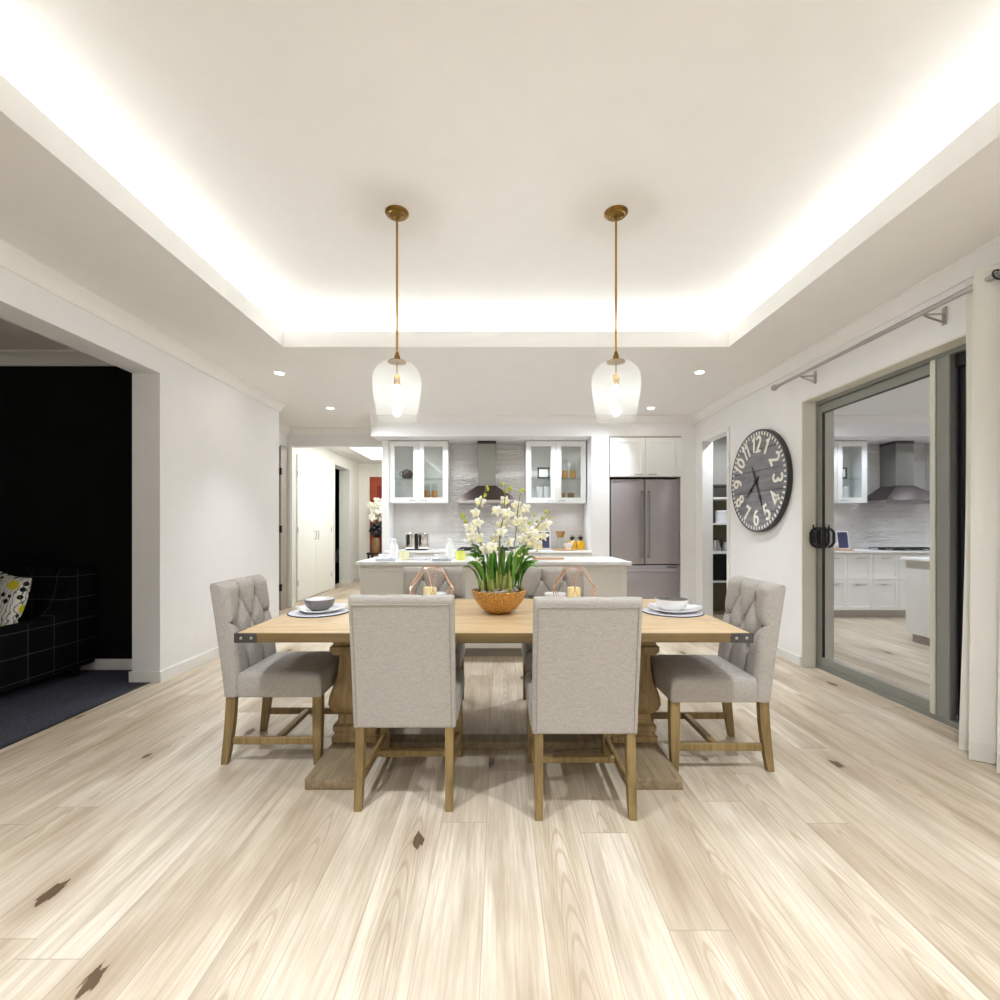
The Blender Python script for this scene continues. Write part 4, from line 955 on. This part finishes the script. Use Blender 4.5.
# bench with base cupboards
bt = MB().box(-1.518, 1.220, 6.17, KB - .002, BZ - .03, BZ, .003, 1).build('benchtop', M['stone']); tag(bt, 'white stone benchtop along the tiled kitchen wall', 'benchtop')
nb = 4; bw = (1.22 + 1.518) / nb
for i in range(nb):
    a = -1.518 + i * bw
    t = thing('base_cupboard', 'white base cupboard under the back benchtop, %s from the left' % ('first', 'second', 'third', 'fourth')[i], 'cupboard', (a + bw / 2, 6.20, 0), 0, 'base cupboards under the back benchtop')
    MB().box(-bw / 2 + .001, bw / 2 - .001, .021, KB - 6.20 - .003, .10, BZ - .031).build('body', M['lacquer'], t)
    MB().box(-bw / 2 + .001, bw / 2 - .001, .06, .08, .0, .0995).build('plinth', M['steel'], t)
    for j, (p, q) in enumerate(((-bw / 2 + .003, -.002), (.002, bw / 2 - .003))):
        for (za, zb) in ((.105, .50), (.504, .845)):
            dr = shaker(MB(), p, q, za, zb, 0).build('drawer', M['lacquer'], t); pull((p + q) / 2 - .05, (p + q) / 2 + .05, 0, zb - .06, dr)
ck = thing('cooktop', 'black glass gas cooktop set on the bench under the range hood', 'cooktop', (HX, 6.48, BZ + .0005))
MB().box(-.40, .40, -.24, .24, 0, .006, .002, 1).build('glass_plate', M['blackglass'], ck)
for x in (-.26, 0, .26):
    for y in (-.12, .12):
        MB().lathe([(0, .0065), (.045, .0065), (.045, .016), (.03, .02), (0, .02)], 20, (x, y, 0)).build('burner', M['black'], ck)
    m = MB()
    for y in (-.2, 0, .2): m.box(x - .11, x + .11, y - .004, y + .004, .022, .03)
    for xx in (-.11, 0, .11): m.box(x + xx - .004, x + xx + .004, -.204, .204, .022, .03)
    for xx in (-.11, .11):
        for y in (-.2, .2): m.box(x + xx - .005, x + xx + .005, y - .005, y + .005, .0065, .03)
    m.build('grate', M['black'], ck)

# toaster
ts = thing('toaster', 'chrome toaster with a black band down its middle on the back bench', 'toaster', (WX(417.5, 6.45), 6.45, BZ + .0005))
for a, b in ((-.155, -.014), (.014, .155)):
    MB().box(a, b, -.09, .09, .012, .23, .022, 4).build('chrome_half', M['chrome'], ts)
MB().box(-.0138, .0138, -.092, .092, .012, .225, .004, 2).build('band', M['black'], ts)
MB().box(-.14, .14, -.08, .08, 0, .0115).build('base', M['black'], ts)
for x in (-.085, .085): MB().box(x - .012, x + .012, -.07, .07, .2305, .233).build('slot', M['black'], ts)
# right end of the bench
YB2 = 6.45
def bx_(px): return WX(px, YB2)
bk = thing('cookbook', 'navy cookbook with white border propped on the bench behind the orchids', 'book', (bx_(545.5), 6.60, BZ + .0005))
rot = Matrix.Rotation(-.16, 4, 'X')
MB().box(-.085, .085, -.018, 0, 0, .26, .003, 1, rot, Vector((0, 0, 0))).build('cover', M['china'], bk)
MB().box(-.070, .070, -.0195, -.0183, .018, .242, 0, 1, rot, Vector((0, 0, 0))).build('front_panel', M['navybook'], bk)
MB().box(-.08, .08, -.05, .03, -.0002, .004).build('stand', M['steel'], bk)
gj = thing('glass_canister', 'clear glass canister with turned wooden stopper on the back bench', 'canister', (bx_(561.5), 6.56, BZ + .0005))
MB().lathe([(0, 0), (.055, 0), (.058, .01), (.058, .14), (.045, .16), (.045, .168), (.041, .168), (.054, .138), (.054, .005), (0, .005)], 28).build('glass', M['jarglass'], gj)
MB().lathe([(0, .1685), (.046, .1685), (.048, .19), (.064, .23), (.066, .255), (0, .258)], 28).build('stopper', M['biscuit'], gj)
cbd = MB().box(-.16, .16, -.10, .10, 0, .016, .006, 2).build('chopping_board', M['biscuit'], None, 35, (bx_(564), 6.36, BZ + .0005)); tag(cbd, 'small wooden chopping board lying on the back bench', 'chopping board')
mo = thing('mortar', 'white mortar with pestle in front of the yellow jars', 'mortar', (bx_(567.5), 6.38, BZ + .0170))
MB().lathe([(0, 0), (.045, 0), (.04, .012), (.055, .03), (.068, .075), (.062, .075), (.04, .03), (0, .022)], 28).build('mortar_bowl', M['china'], mo)
MB().tube([(.01, 0, .035), (.04, .01, .07), (.08, .02, .115)], [.014, .009, .012], 10).build('pestle', M['china'], mo)
for px, nm in ((573.5, 'left'), (582, 'right')):
    t = thing('pineapple_jar', 'yellow pineapple shaped jar with black leafy lid, %s one' % nm, 'jar', (bx_(px), 6.56, BZ + .0005), 0, 'yellow pineapple jars')
    MB().lathe([(0, 0), (.042, 0), (.053, .02), (.056, .06), (.054, .10), (.042, .125), (0, .128)], 28).build('jar_body', M['yellow'], t)
    m = MB().lathe([(0, .1285), (.03, .1285), (.022, .14), (0, .145)], 16)
    for k in range(9):
        a = k * 2 * PI / 6 + (.5 if k > 5 else 0); r_ = .05 if k < 6 else .025; zt_ = .17 if k < 6 else .205
        m.tube([(.008 * math.cos(a), .008 * math.sin(a), .138), (.5 * r_ * math.cos(a), .5 * r_ * math.sin(a), .165), (r_ * math.cos(a), r_ * math.sin(a), zt_)], [.008, .008, .001], 6)
    m.build('leafy_lid', M['black'], t)

# ---------------------------------------------------------------- island
isl = thing('island_cabinet', 'cream panelled kitchen island cabinet behind the dining table', 'kitchen island', (-.05, 4.62, 0))
ia, ib = -1.27 + .05, 1.17 + .05; iy0, iy1 = 4.30 - 4.62, 4.97 - 4.62
MB().box(ia, ib, iy0 + .02, iy1, .09, BZ - .0305, .002, 1).build('body', M['island'], isl)
MB().box(ia + .03, ib - .03, iy0 + .06, iy1 - .05, 0, .0895).build('plinth', M['greydoor'], isl)
wpn = (ib - ia) / 4
for i in range(4):
    shaker(MB(), ia + i * wpn + (.0 if i == 0 else .001), ia + (i + 1) * wpn - .001, .09, BZ - .032, iy0 - .0, .0195, .06).build('panel', M['island'], isl)
it = MB().box(-1.303, 1.204, 4.254, 4.996, BZ - .03, BZ, .003, 1).build('island_worktop', M['stone']); tag(it, 'white stone worktop on the kitchen island', 'worktop')
IZ = BZ + .0005
def iw(px, y): return WX(px, y)
def setting(px, nm, mug):
    y = 4.50
    bowl(iw(px - 16.5, y), y, IZ, 'white bowl on the island, %s breakfast setting' % nm, .062, .055, 'china', 'china', 'breakfast bowls on the island')
    t = thing('bottle', 'white ceramic bottle on the island, %s breakfast setting' % nm, 'bottle', (iw(px - 7.5, 4.72), 4.72, IZ), 0, 'white bottles on the island')
    MB().lathe([(0, 0), (.040, 0), (.043, .006), (.043, .11), (.038, .135), (.024, .155), (.021, .165), (.021, .17), (0, .17)], 28).build('body', M['china'], t)
    MB().lathe([(0, .1705), (.024, .1705), (.024, .196), (.02, .20), (0, .20)], 22).build('cap', M['china'], t)
    t = thing('mug', '%s mug on the island, %s breakfast setting' % ('pale cream' if mug == 'cream' else 'lime green', nm), 'mug', (iw(px + 3, y + .02), y + .02, IZ), 0, 'mugs on the island')
    MB().lathe([(0, 0), (.042, 0), (.047, .006), (.047, .085), (.044, .085), (.043, .008), (0, .008)], 28).build('cup', M[mug], t)
    MB().tube([(.044, 0, .07), (.066, 0, .072), (.076, 0, .055), (.07, 0, .03), (.044, 0, .02)], .0055, 8).build('handle', M['china'], t)
    t = thing('napkin', 'rolled white napkin on the island, %s breakfast setting' % nm, 'napkin', (iw(px - 16, 4.34), 4.34, IZ), .1, 'rolled napkins on the island')
    MB().tube([(-.09 + .018 * i, .004 * math.sin(i * 1.3), .0135 + .001 * math.sin(i * 2)) for i in range(11)], [.012 + .0015 * math.sin(i * 1.9) for i in range(11)], 10).build('cloth', M['bedding'], t)
    MB().tube([(.05 + .016 * math.cos(a) * 0, .0155 * math.cos(a), .0165 + .0155 * math.sin(a)) for a in [k * PI / 8 for k in range(16)]], .0028, 6, True).build('ring', M['steel'], t)
setting(401.5, 'left', 'cream'); setting(457.5, 'right', 'lime')
sv = MB().box(-.155, .155, -.06, .06, 0, .012, .005, 2).build('serving_board', M['biscuit'], None, 35, (iw(548, 4.62), 4.62, IZ)); tag(sv, 'long pale wooden serving board on the island worktop', 'serving board')
tr = thing('tray', 'shallow grey tray on the island between the breakfast settings', 'tray', (iw(420, 4.60), 4.60, IZ))
MB().box(-.09, .09, -.12, .12, 0, .006, .002, 1).build('base', M['bedding'], tr)
MB().box(-.09, .09, -.12, -.114, .006, .016).box(-.09, .09, .114, .12, .006, .016).box(-.09, -.084, -.114, .114, .006, .016).box(.084, .09, -.114, .114, .006, .016).build('rim', M['china'], tr)

# ---------------------------------------------------------------- fridge and cupboard above
fg = thing('fridge', 'plum grey steel french door fridge with bottom freezer drawer', 'fridge', (1.937, 6.235, 0))
fw = .452; fz = 1.835
MB().box(-fw, fw, .07, .66, .03, fz - .004, .004, 1).build('body', M['black'], fg)
for a, b, s_ in ((-fw, -.004, -1), (.004, fw, 1)):
    dr = MB().box(a, b, 0, .066, .705, fz, .010, 3).build('door', M['fridge'], fg)
    x = s_ * .042
    MB().tube([(x, .0, .80), (x, -.045, .81), (x, -.05, .83), (x, -.05, 1.64), (x, -.045, 1.66), (x, .0, 1.67)], .0105, 10).build('handle', M['chimney'], dr)
dw = MB().box(-fw, fw, 0, .066, .06, .69, .010, 3).build('freezer_drawer', M['fridge'], fg)
MB().tube([(-.40, 0, .625), (-.39, -.04, .625), (-.37, -.046, .625), (.37, -.046, .625), (.39, -.04, .625), (.40, 0, .625)], .0105, 10).build('handle', M['fridge'], dw)
MB().box(.29, .42, -.003, 0, .662, .676).build('badge', M['black'], dw)
MB().box(-fw + .02, fw - .02, .03, .08, .0, .055).build('kick_plate', M['black'], fg)
oc = thing('overhead_cupboard', 'white two door cupboard above the fridge', 'cupboard', (1.931, 6.19, 1.865))
MB().box(-.468, .468, .021, .60, 0, .515).build('body', M['lacquer'], oc)
MB().box(-.472, .472, .006, .021, .516, .534).build('shadow_line_strip', M['greydoor'], oc)  # shadow line above the doors, painted as a grey strip
for a, b, s_ in ((-.43, -.002, -1), (.002, .40, 1)):
    dr = shaker(MB(), a, b, .0, .512, 0, .02, .06).build('door', M['lacquer'], oc); pull(s_ * .09 - .05, s_ * .09 + .05, 0, .025, dr)
for a, b in ((.402, .468), (-.468, -.432)): MB().box(a, b, .002, .021, 0, .512).build('filler', M['lacquer'], oc)

# ---------------------------------------------------------------- pantry
ps = thing('pantry_shelves', 'pantry shelving with white boards seen through the doorway right of the fridge', 'shelving', (3.3, 6.30, 0))
MB().box(-.56, .88, .44, .46, 0, 1.60).build('back_board', M['olive'], ps)
for z, th in ((1.60, .025), (1.254, .025), (.476, .022)): MB().box(-.56, .88, 0, .4395, z - th, z, .001, 1).build('shelf', M['trim'], ps)
MB().box(-.56, .88, -.02, .4395, .84, .872, .001, 1).build('counter', M['stone'], ps)
MB().box(-.565, -.561, 0, .46, 0, 1.6).build('end_panel', M['trim'], ps)
pc = thing('pantry_cupboard', 'grey upper cupboard in the pantry above the tiled strip', 'cupboard', (3.3, 6.30, 1.77))
MB().box(-.565, .88, .02, .47, 0, .86).build('body', M['grey_cupboard'], pc)
for i in range(3): MB().box(-.565 + .48 * i, -.565 + .48 * (i + 1) - .003, 0, .0195, 0, .86, .001, 1).build('door', M['grey_cupboard'], pc)
struct('wall_pantry_tiles', MB().box(2.735, 4.18, 6.765, 6.778, 1.605, 1.765), M['tile'])
ov = thing('microwave', 'black microwave under the pantry counter', 'microwave', (3.05, 6.33, .4765))
MB().box(-.27, .27, .012, .38, 0, .34, .004, 1).build('body', M['black'], ov)
MB().box(-.265, .13, 0, .0115, .01, .33, .003, 1).build('door', M['blackglass'], ov)
MB().box(.135, .265, 0, .0115, .01, .33, .003, 1).build('control_panel', M['black'], ov)
def px_(p, y=6.42): return WX(p, y)
canister(px_(722), 6.42, 1.2545, 'white lidded canister on the pantry shelf', .17, .085, 'china', 'pantry canisters')
kt = thing('kettle', 'steel kettle on the pantry counter', 'kettle', (px_(714.5), 6.40, .8725))
MB().lathe([(0, 0), (.07, 0), (.072, .02), (.055, .13), (.045, .15), (0, .155)], 26).build('body', M['chrome'], kt)
MB().tube([(.05, 0, .14), (.085, 0, .15), (.095, 0, .10), (.072, 0, .04)], .009, 8).build('handle', M['black'], kt)
MB().ball((0, 0, .165), .012).build('lid_knob', M['black'], kt)
tb = thing('storage_box', 'white lidded box beside the kettle on the pantry counter', 'box', (px_(729.5), 6.42, .8725))
MB().box(-.07, .07, -.08, .08, 0, .10, .01, 2).build('body', M['china'], tb)
MB().box(-.073, .073, -.083, .083, .1005, .12, .006, 2).build('lid', M['china'], tb)

# ================================================================ HALL
hc = thing('linen_cupboard', 'cream two door linen cupboard along the hallway wall', 'cupboard', (hw, 8.235, 0))
for s_, a, b in ((-1, -.75, -.003), (1, .003, .75)):
    dr = MB().box(.001, .026, a, b, .015, 2.36, .002, 1).build('door', M['hallwall'], hc)
    y = s_ * .055
    MB().tube([(.026, y + s_ * .02, .98), (.05, y + s_ * .005, 1.0), (.055, y, 1.06), (.05, y + s_ * .005, 1.12), (.026, y + s_ * .02, 1.14)], .006, 8).build('handle', M['steel'], dr)
    for z in (.3, 1.15, 2.05): MB().cyl((.028, s_ * .75, z - .045), (.028, s_ * .75, z + .045), .007, None, 8).build('hinge', M['steel'], dr)
ar = thing('painting', 'tall rust red painting with pale blue block at the hallway end', 'painting', (-2.35, HE - .002, .95))
MB().box(-.62, .62, -.04, 0, -.40, 1.40, .003, 1).build('canvas', M['redart'], ar)
MB().box(-.45, .55, -.044, -.0405, -.3, 1.2).build('dark_red_field', M['redart2'], ar)
MB().box(-.31, .5, -.048, -.0445, .05, 1.15).build('pale_blue_block', M['paleblue'], ar)
MB().box(-.30, -.10, -.0485, -.0447, -.25, .02).build('pale_patch', M['bedding'], ar)
cs = thing('console_table', 'black console table at the end of the hallway', 'table', (-2.30, 10.45, 0))
MB().box(-.60, .60, -.18, .18, .60, .635, .003, 1).build('tabletop', M['black'], cs)
for x in (-.56, .56):
    for y in (-.15, .15): MB().box(x - .02, x + .02, y - .02, y + .02, 0, .5995).build('leg', M['black'], cs)
vs_ = thing('orchid_vase', 'tan patterned vase of white orchids on the hallway console', 'vase', (WX(376, 10.42), 10.42, .6355))
MB().lathe([(0, 0), (.075, 0), (.085, .02), (.09, .20), (.08, .30), (.07, .33), (.06, .33), (.07, .28), (0, .04)], 26).build('vase_body', M['vase'], vs_)
m = MB()
for k in range(12):
    a = k * 2.4; m.ball((.10 * math.cos(a) * (k % 3 + 1) / 3, .08 * math.sin(a), .40 + .02 * k), .09, 1, .8, .7, 10, 6)
m.build('foliage', M['black'], vs_)
MB().tube([(0, 0, .3), (-.02, 0, .7), (-.05, 0, .95), (-.12, 0, 1.08)], .008, 6).tube([(0, 0, .3), (.05, 0, .75), (.12, 0, 1.0), (.2, 0, 1.05)], .008, 6).build('stem', M['stem'], vs_)
for k in range(20):
    f = flower0.copy(); COL.objects.link(f); f.parent = vs_
    a = random.random() * 2 * PI; f.location = (.18 * math.cos(a) * random.random() ** .5 + .03, .1 * math.sin(a), 1.0 + random.uniform(-.28, .16)); f.scale = (2.3, 2.3, 2.3)
    f.rotation_euler = (random.uniform(-.3, .4), random.uniform(-.6, .6), random.uniform(-.7, .7))

# ================================================================ WALL CLOCK
KX = XR - .045; KYc, KZc, KR = 4.66, 1.655, .506
ck = thing('wall_clock', 'large round grey plank wall clock with cream numerals', 'clock', (KX, KYc, KZc), 0)
# face plane: local -x faces the room; u (viewer right) = -y
def fpt(u, v, d=0.0): return (-d, -u, v)
m = MB(); seams = [-.31, -.103, .103, .31]; edges = [-KR] + seams + [KR]
for i in range(5):
    lo, hi = edges[i] + .003, edges[i + 1] - .003; R_ = KR - .012; poly = []
    lo, hi = max(lo, -R_ + .0005), min(hi, R_ - .0005)
    for k in range(17): v = lo + (hi - lo) * k / 16; poly.append((math.sqrt(max(0, R_ * R_ - v * v)), v))
    for k in range(17): v = hi + (lo - hi) * k / 16; poly.append((-math.sqrt(max(0, R_ * R_ - v * v)), v))
    A = [m.bm.verts.new(fpt(u, v, 0)) for u, v in poly]; B = [m.bm.verts.new(fpt(u, v, -.02)) for u, v in poly]
    m.bm.faces.new(A); m.bm.faces.new(B[::-1])
    for j in range(len(poly)): m.bm.faces.new((A[j], A[(j + 1) % len(poly)], B[(j + 1) % len(poly)], B[j]))
bmesh.ops.remove_doubles(m.bm, verts=m.bm.verts, dist=1e-5)
m.build('face', M['clockwood'], ck)
m = MB(); prof = [(KR - .014, .002), (KR - .004, .003), (KR, -.001), (KR, -.043), (KR - .02, -.043), (KR - .02, -.021), (0, -.021)]
rings = []
for r_, d in prof[:-1]: rings.append([m.bm.verts.new(fpt(r_ * math.cos(2 * PI * j / 72), r_ * math.sin(2 * PI * j / 72), d)) for j in range(72)])
for A, B in zip(rings, rings[1:] + rings[:1]):
    for j in range(72): m.bm.faces.new((A[j], A[(j + 1) % 72], B[(j + 1) % 72], B[j]))
m.build('rim', M['clockrim'], ck)
m = MB(); m.lathe([(0, 0), (KR - .022, 0), (KR - .022, .002), (0, .002)], 48)
for v in m.bm.verts: v.co = Vector((.0225 + v.co.z, v.co.x, v.co.y))
m.build('backing', M['black'], ck)
def flat(poly_uv, name, mat, d0, d1, parent):
    m = MB(); A = [m.bm.verts.new(fpt(u, v, d1)) for u, v in poly_uv]; B = [m.bm.verts.new(fpt(u, v, d0)) for u, v in poly_uv]
    m.bm.faces.new(A); m.bm.faces.new(B[::-1])
    for j in range(len(A)): m.bm.faces.new((A[j], A[(j + 1) % len(A)], B[(j + 1) % len(A)], B[j]))
    return m.build(name, mat, parent)
for i in range(60):   # minute blocks round the edge
    a = i * PI / 30; c_, s_ = math.sin(a), math.cos(a); r0, r1, hw_ = KR - .055, KR - .022, .0085
    flat([(c_ * r + s_ * w_, s_ * r - c_ * w_) for r, w_ in ((r0, -hw_), (r0, hw_), (r1, hw_), (r1, -hw_))], 'minute_mark', M['numeral'], .0004, .0024, ck)
def arc(cx, cy, rx, ry, a0, a1, k=10): return [(cx + rx * math.cos(math.radians(a0 + (a1 - a0) * i / k)), cy + ry * math.sin(math.radians(a0 + (a1 - a0) * i / k))) for i in range(k + 1)]
# bold condensed digits drawn as strokes in a box 1 wide, 2 high
DIG = {'0': [arc(.5, 1, .36, .82, 90, 450, 22)], '1': [[(.22, 1.52), (.52, 1.82), (.52, .12)]], '2': [arc(.5, 1.42, .36, .42, 165, -35, 12) + [(.16, .17), (.9, .17)]],
       '3': [arc(.46, 1.43, .36, .40, 150, -80, 12), arc(.46, .60, .39, .44, 80, -150, 12)], '4': [[(.70, .12), (.70, 1.84), (.02, .58), (1.0, .58)]], '5': [[(.84, 1.84), (.24, 1.84), (.20, 1.05)] + arc(.46, .66, .38, .50, 125, -150, 12)],
       '6': [arc(.5, .62, .36, .48, 0, 360, 18), [(.14, .66), (.20, 1.25), (.42, 1.68), (.76, 1.80)]], '7': [[(.14, 1.82), (.86, 1.82), (.40, .12)]], '8': [arc(.5, 1.42, .32, .40, 0, 360, 16), arc(.5, .58, .37, .44, 0, 360, 16)],
       '9': [arc(.5, 1.36, .36, .48, 0, 360, 18), [(.86, 1.32), (.80, .75), (.58, .30), (.24, .18)]]}
for n_ in range(1, 13):
    ang = n_ * PI / 6; rr = KR - .145; rot = -ang + (PI if 4 <= n_ <= 8 else 0); m = MB(); S_ = .084; W_ = .0125; txt = str(n_)
    def place(x, y):
        u = x * math.cos(rot) - y * math.sin(rot) + rr * math.sin(ang); v = x * math.sin(rot) + y * math.cos(rot) + rr * math.cos(ang); return u, v
    adv = {1: 0, 2: .92}[len(txt)]
    for k, ch in enumerate(txt):
        off = (k - (len(txt) - 1) / 2) * (.084 if n_ != 11 else .06)
        for si_, st_ in enumerate(DIG[ch]):
            up_ = .0075 + .0003 * si_
            P_ = [((x - .5) * S_ * 1.12 + off, (y - 1) * S_) for x, y in st_]
            L_, R_ = [], []
            for i, p in enumerate(P_):
                a_ = P_[max(i - 1, 0)]; b_ = P_[min(i + 1, len(P_) - 1)]
                if math.hypot(P_[0][0] - P_[-1][0], P_[0][1] - P_[-1][1]) < 1e-6 and i in (0, len(P_) - 1): a_, b_ = P_[-2], P_[1]
                def un(q, w):
                    d = math.hypot(w[0] - q[0], w[1] - q[1]) or 1; return ((w[0] - q[0]) / d, (w[1] - q[1]) / d)
                d1_ = un(a_, p) if a_ != p else un(p, b_); d2_ = un(p, b_) if b_ != p else d1_
                nx, ny = -(d1_[1] + d2_[1]), d1_[0] + d2_[0]; q = math.hypot(nx, ny) or 1; nx, ny = nx / q, ny / q
                mi = W_ / max(.45, abs(nx * -d1_[1] + ny * d1_[0]))
                L_.append(place(p[0] + nx * mi, p[1] + ny * mi)); R_.append(place(p[0] - nx * mi, p[1] - ny * mi))
            F_ = [(m.bm.verts.new(fpt(*l, up_)), m.bm.verts.new(fpt(*r, up_)), m.bm.verts.new(fpt(*r, .0006)), m.bm.verts.new(fpt(*l, .0006))) for l, r in zip(L_, R_)]
            for A, B in zip(F_, F_[1:]):
                for j in range(4): m.bm.faces.new((A[j], A[(j + 1) % 4], B[(j + 1) % 4], B[j]))
            m.bm.faces.new(F_[0]); m.bm.faces.new(F_[-1][::-1])
    m.build('numeral', M['numeral'], ck)
def hand(name, ang, L, tail, w_, d):
    c_, s_ = math.sin(ang), math.cos(ang)
    pr = [(-tail, w_ * .7), (-tail * .7, w_ * .5), (-tail * .55, w_ * .9), (0, w_ * .8), (L * .45, w_ * .55), (L * .55, w_ * 1.3), (L * .66, w_ * .5), (L, w_ * .15)]
    pts = [(r, w) for r, w in pr] + [(r, -w) for r, w in pr[::-1]]
    flat([(c_ * r + s_ * w, s_ * r - c_ * w) for r, w in pts], name, M['black'], d, d + .003, ck)
hand('minute_hand', math.radians(156), .325, .16, .013, .010)
hand('hour_hand', math.radians(228), .23, .06, .017, .0062)
m = MB().lathe([(0, .0), (.026, 0), (.026, .006), (.012, .014), (0, .015)], 20)
for v in m.bm.verts: v.co = Vector((-.0132 - v.co.z * .5, v.co.x, v.co.y))
m.build('hub', M['black'], ck)

# ================================================================ CURTAIN
RX, RZc = 2.475, 2.452
rd = thing('curtain_rod', 'brushed steel curtain rod with round finial above the sliding door', 'curtain rod', (RX, 0, RZc))
MB().cyl((0, 1.0, 0), (0, 4.16, 0), .0125, None, 16).build('rod', M['steel'], rd)
MB().cyl((0, 1.0, .0), (0, 3.2, .0), .0150, None, 16).build('rod_sleeve', M['steel'], rd)
m = MB().lathe([(0, 0), (.015, 0), (.016, .03), (.012, .035), (.022, .05), (.028, .07), (.022, .09), (0, .098)], 22)
for v in m.bm.verts: v.co = Vector((v.co.x, 4.155 + v.co.z, v.co.y))
m.build('finial', M['steel'], rd)
for y in (3.86, 2.74, 1.2):
    MB().box(XR - RX - .008, XR - RX - .0005, y - .014, y + .014, -.075, .03, .002, 1).tube([(XR - RX - .006, y, -.06), (.03, y, -.03), (.0, y, -.0155)], .006, 8).tube([(XR - RX - .006, y, -.01), (.03, y, -.014), (0, y, -.0155)], .006, 8).build('bracket', M['steel'], rd)
cu = thing('curtain', 'long white linen curtain beside the sliding glass door', 'curtain', (RX, 1.95, 0))
def curt(z0, z1, nz, th=.0016):
    m = MB(); Y0, Y1 = 1.62 - 1.95, 2.50 - 1.95; N = 220; rows = []
    for i in range(nz + 1):
        z = z0 + (z1 - z0) * i / nz; r = []
        for j in range(N + 1):
            t = j / N; amp = .052 + .012 * (1 - z / 2.5)
            ph = t * 2 * PI * 6.5 + .25 * math.sin(z * 1.3 + t * 9); yy = Y0 + (Y1 - Y0) * t + (.03 * (1 - z / 2.5)) * (t - .2)
            r.append((amp * math.sin(ph), yy + .010 * math.sin(2 * ph), z))
        rows.append(r)
    A = [[m.bm.verts.new(p) for p in r] for r in rows]; B = [[m.bm.verts.new((p[0] + th, p[1], p[2])) for p in r] for r in rows]
    for i in range(nz):
        for j in range(N):
            m.bm.faces.new((A[i][j], A[i][j + 1], A[i + 1][j + 1], A[i + 1][j])); m.bm.faces.new((B[i][j], B[i + 1][j], B[i + 1][j + 1], B[i][j + 1]))
    for j in range(N):
        m.bm.faces.new((A[0][j], B[0][j], B[0][j + 1], A[0][j + 1])); m.bm.faces.new((A[nz][j], A[nz][j + 1], B[nz][j + 1], B[nz][j]))
    for i in range(nz):
        m.bm.faces.new((A[i][0], A[i + 1][0], B[i + 1][0], B[i][0])); m.bm.faces.new((A[i][N], B[i][N], B[i + 1][N], A[i + 1][N]))
    return m
curt(.10, 2.515, 20).build('drape', M['curtain'], cu, 80)
curt(.006, .099, 3, .0035).build('hem', M['hem'], cu, 80)
for k in range(12):
    t = (k + .5) / 13.0; y = 1.62 - 1.95 + .88 * t
    MB().tube([(.026 * math.cos(a) , y + .006 * math.sin(a) , RZc + .026 * math.sin(a)) for a in [i * PI / 8 for i in range(16)]], .0045, 6, True).build('eyelet', M['black'], cu)

# ================================================================ SOFA IN THE DARK LOUNGE
SX, SY = -4.33, 3.40
sf = thing('sofa', 'black sofa with thin white plaid grid in the dark lounge', 'sofa', (SX, SY, .004))
prof = [(-.62, .09), (-.62, .48), (-.58, .515), (.02, .515), (.10, .535), (.165, .60), (.20, .70), (.225, .84), (.26, .872), (.47, .872), (.455, .09)]
for x0 in (SX * 0 + .90, -1.02):
    MB().prism(prof, 'x', x0, x0 + .12, .012).build('arm', M['sofa'], sf)
MB().box(-.9, .9, -.60, .44, .09, .30, .01, 2).build('base', M['sofa'], sf)
MB().box(-.9, .9, .22, .465, .301, .872, .03, 3).build('backrest', M['sofa'], sf)
for a, b in ((-.895, -.003), (.003, .895)): MB().box(a, b, -.61, .218, .302, .44, .04, 4).build('seat_cushion', M['sofa'], sf)
for x in (-.95, .95):
    for y in (-.52, .36): MB().cyl((x, y, 0), (x, y, .0895), .022, .03, 14).build('leg', M['black'], sf)
# scatter cushion: a pillow with pinched corners
m = MB(); n = 18; T, B = [], []
for i in range(n + 1):
    a, b = [], []
    for j in range(n + 1):
        u, v = i / n * 2 - 1, j / n * 2 - 1; th = .075 * (max(0, (1 - u * u) * (1 - v * v))) ** .45
        k = 1 - .07 * ((1 - u * u) * v * v + (1 - v * v) * u * u); x, z = u * .21 * k, v * .21 * k
        a.append(m.bm.verts.new((x, -th, z + .21))); b.append(m.bm.verts.new((x, th, z + .21)))
    T.append(a); B.append(b)
for i in range(n):
    for j in range(n):
        m.bm.faces.new((T[i][j], T[i + 1][j], T[i + 1][j + 1], T[i][j + 1])); m.bm.faces.new((B[i][j], B[i][j + 1], B[i + 1][j + 1], B[i + 1][j]))
bmesh.ops.remove_doubles(m.bm, verts=m.bm.verts, dist=1e-5)
cs = m.build('scatter_cushion', M['cushion'], None, 70, (-3.66, 3.40, .445)); cs.rotation_euler = (-.25, 0.10, -.35)
tag(cs, 'white scatter cushion with yellow and black pattern on the dark sofa', 'cushion')
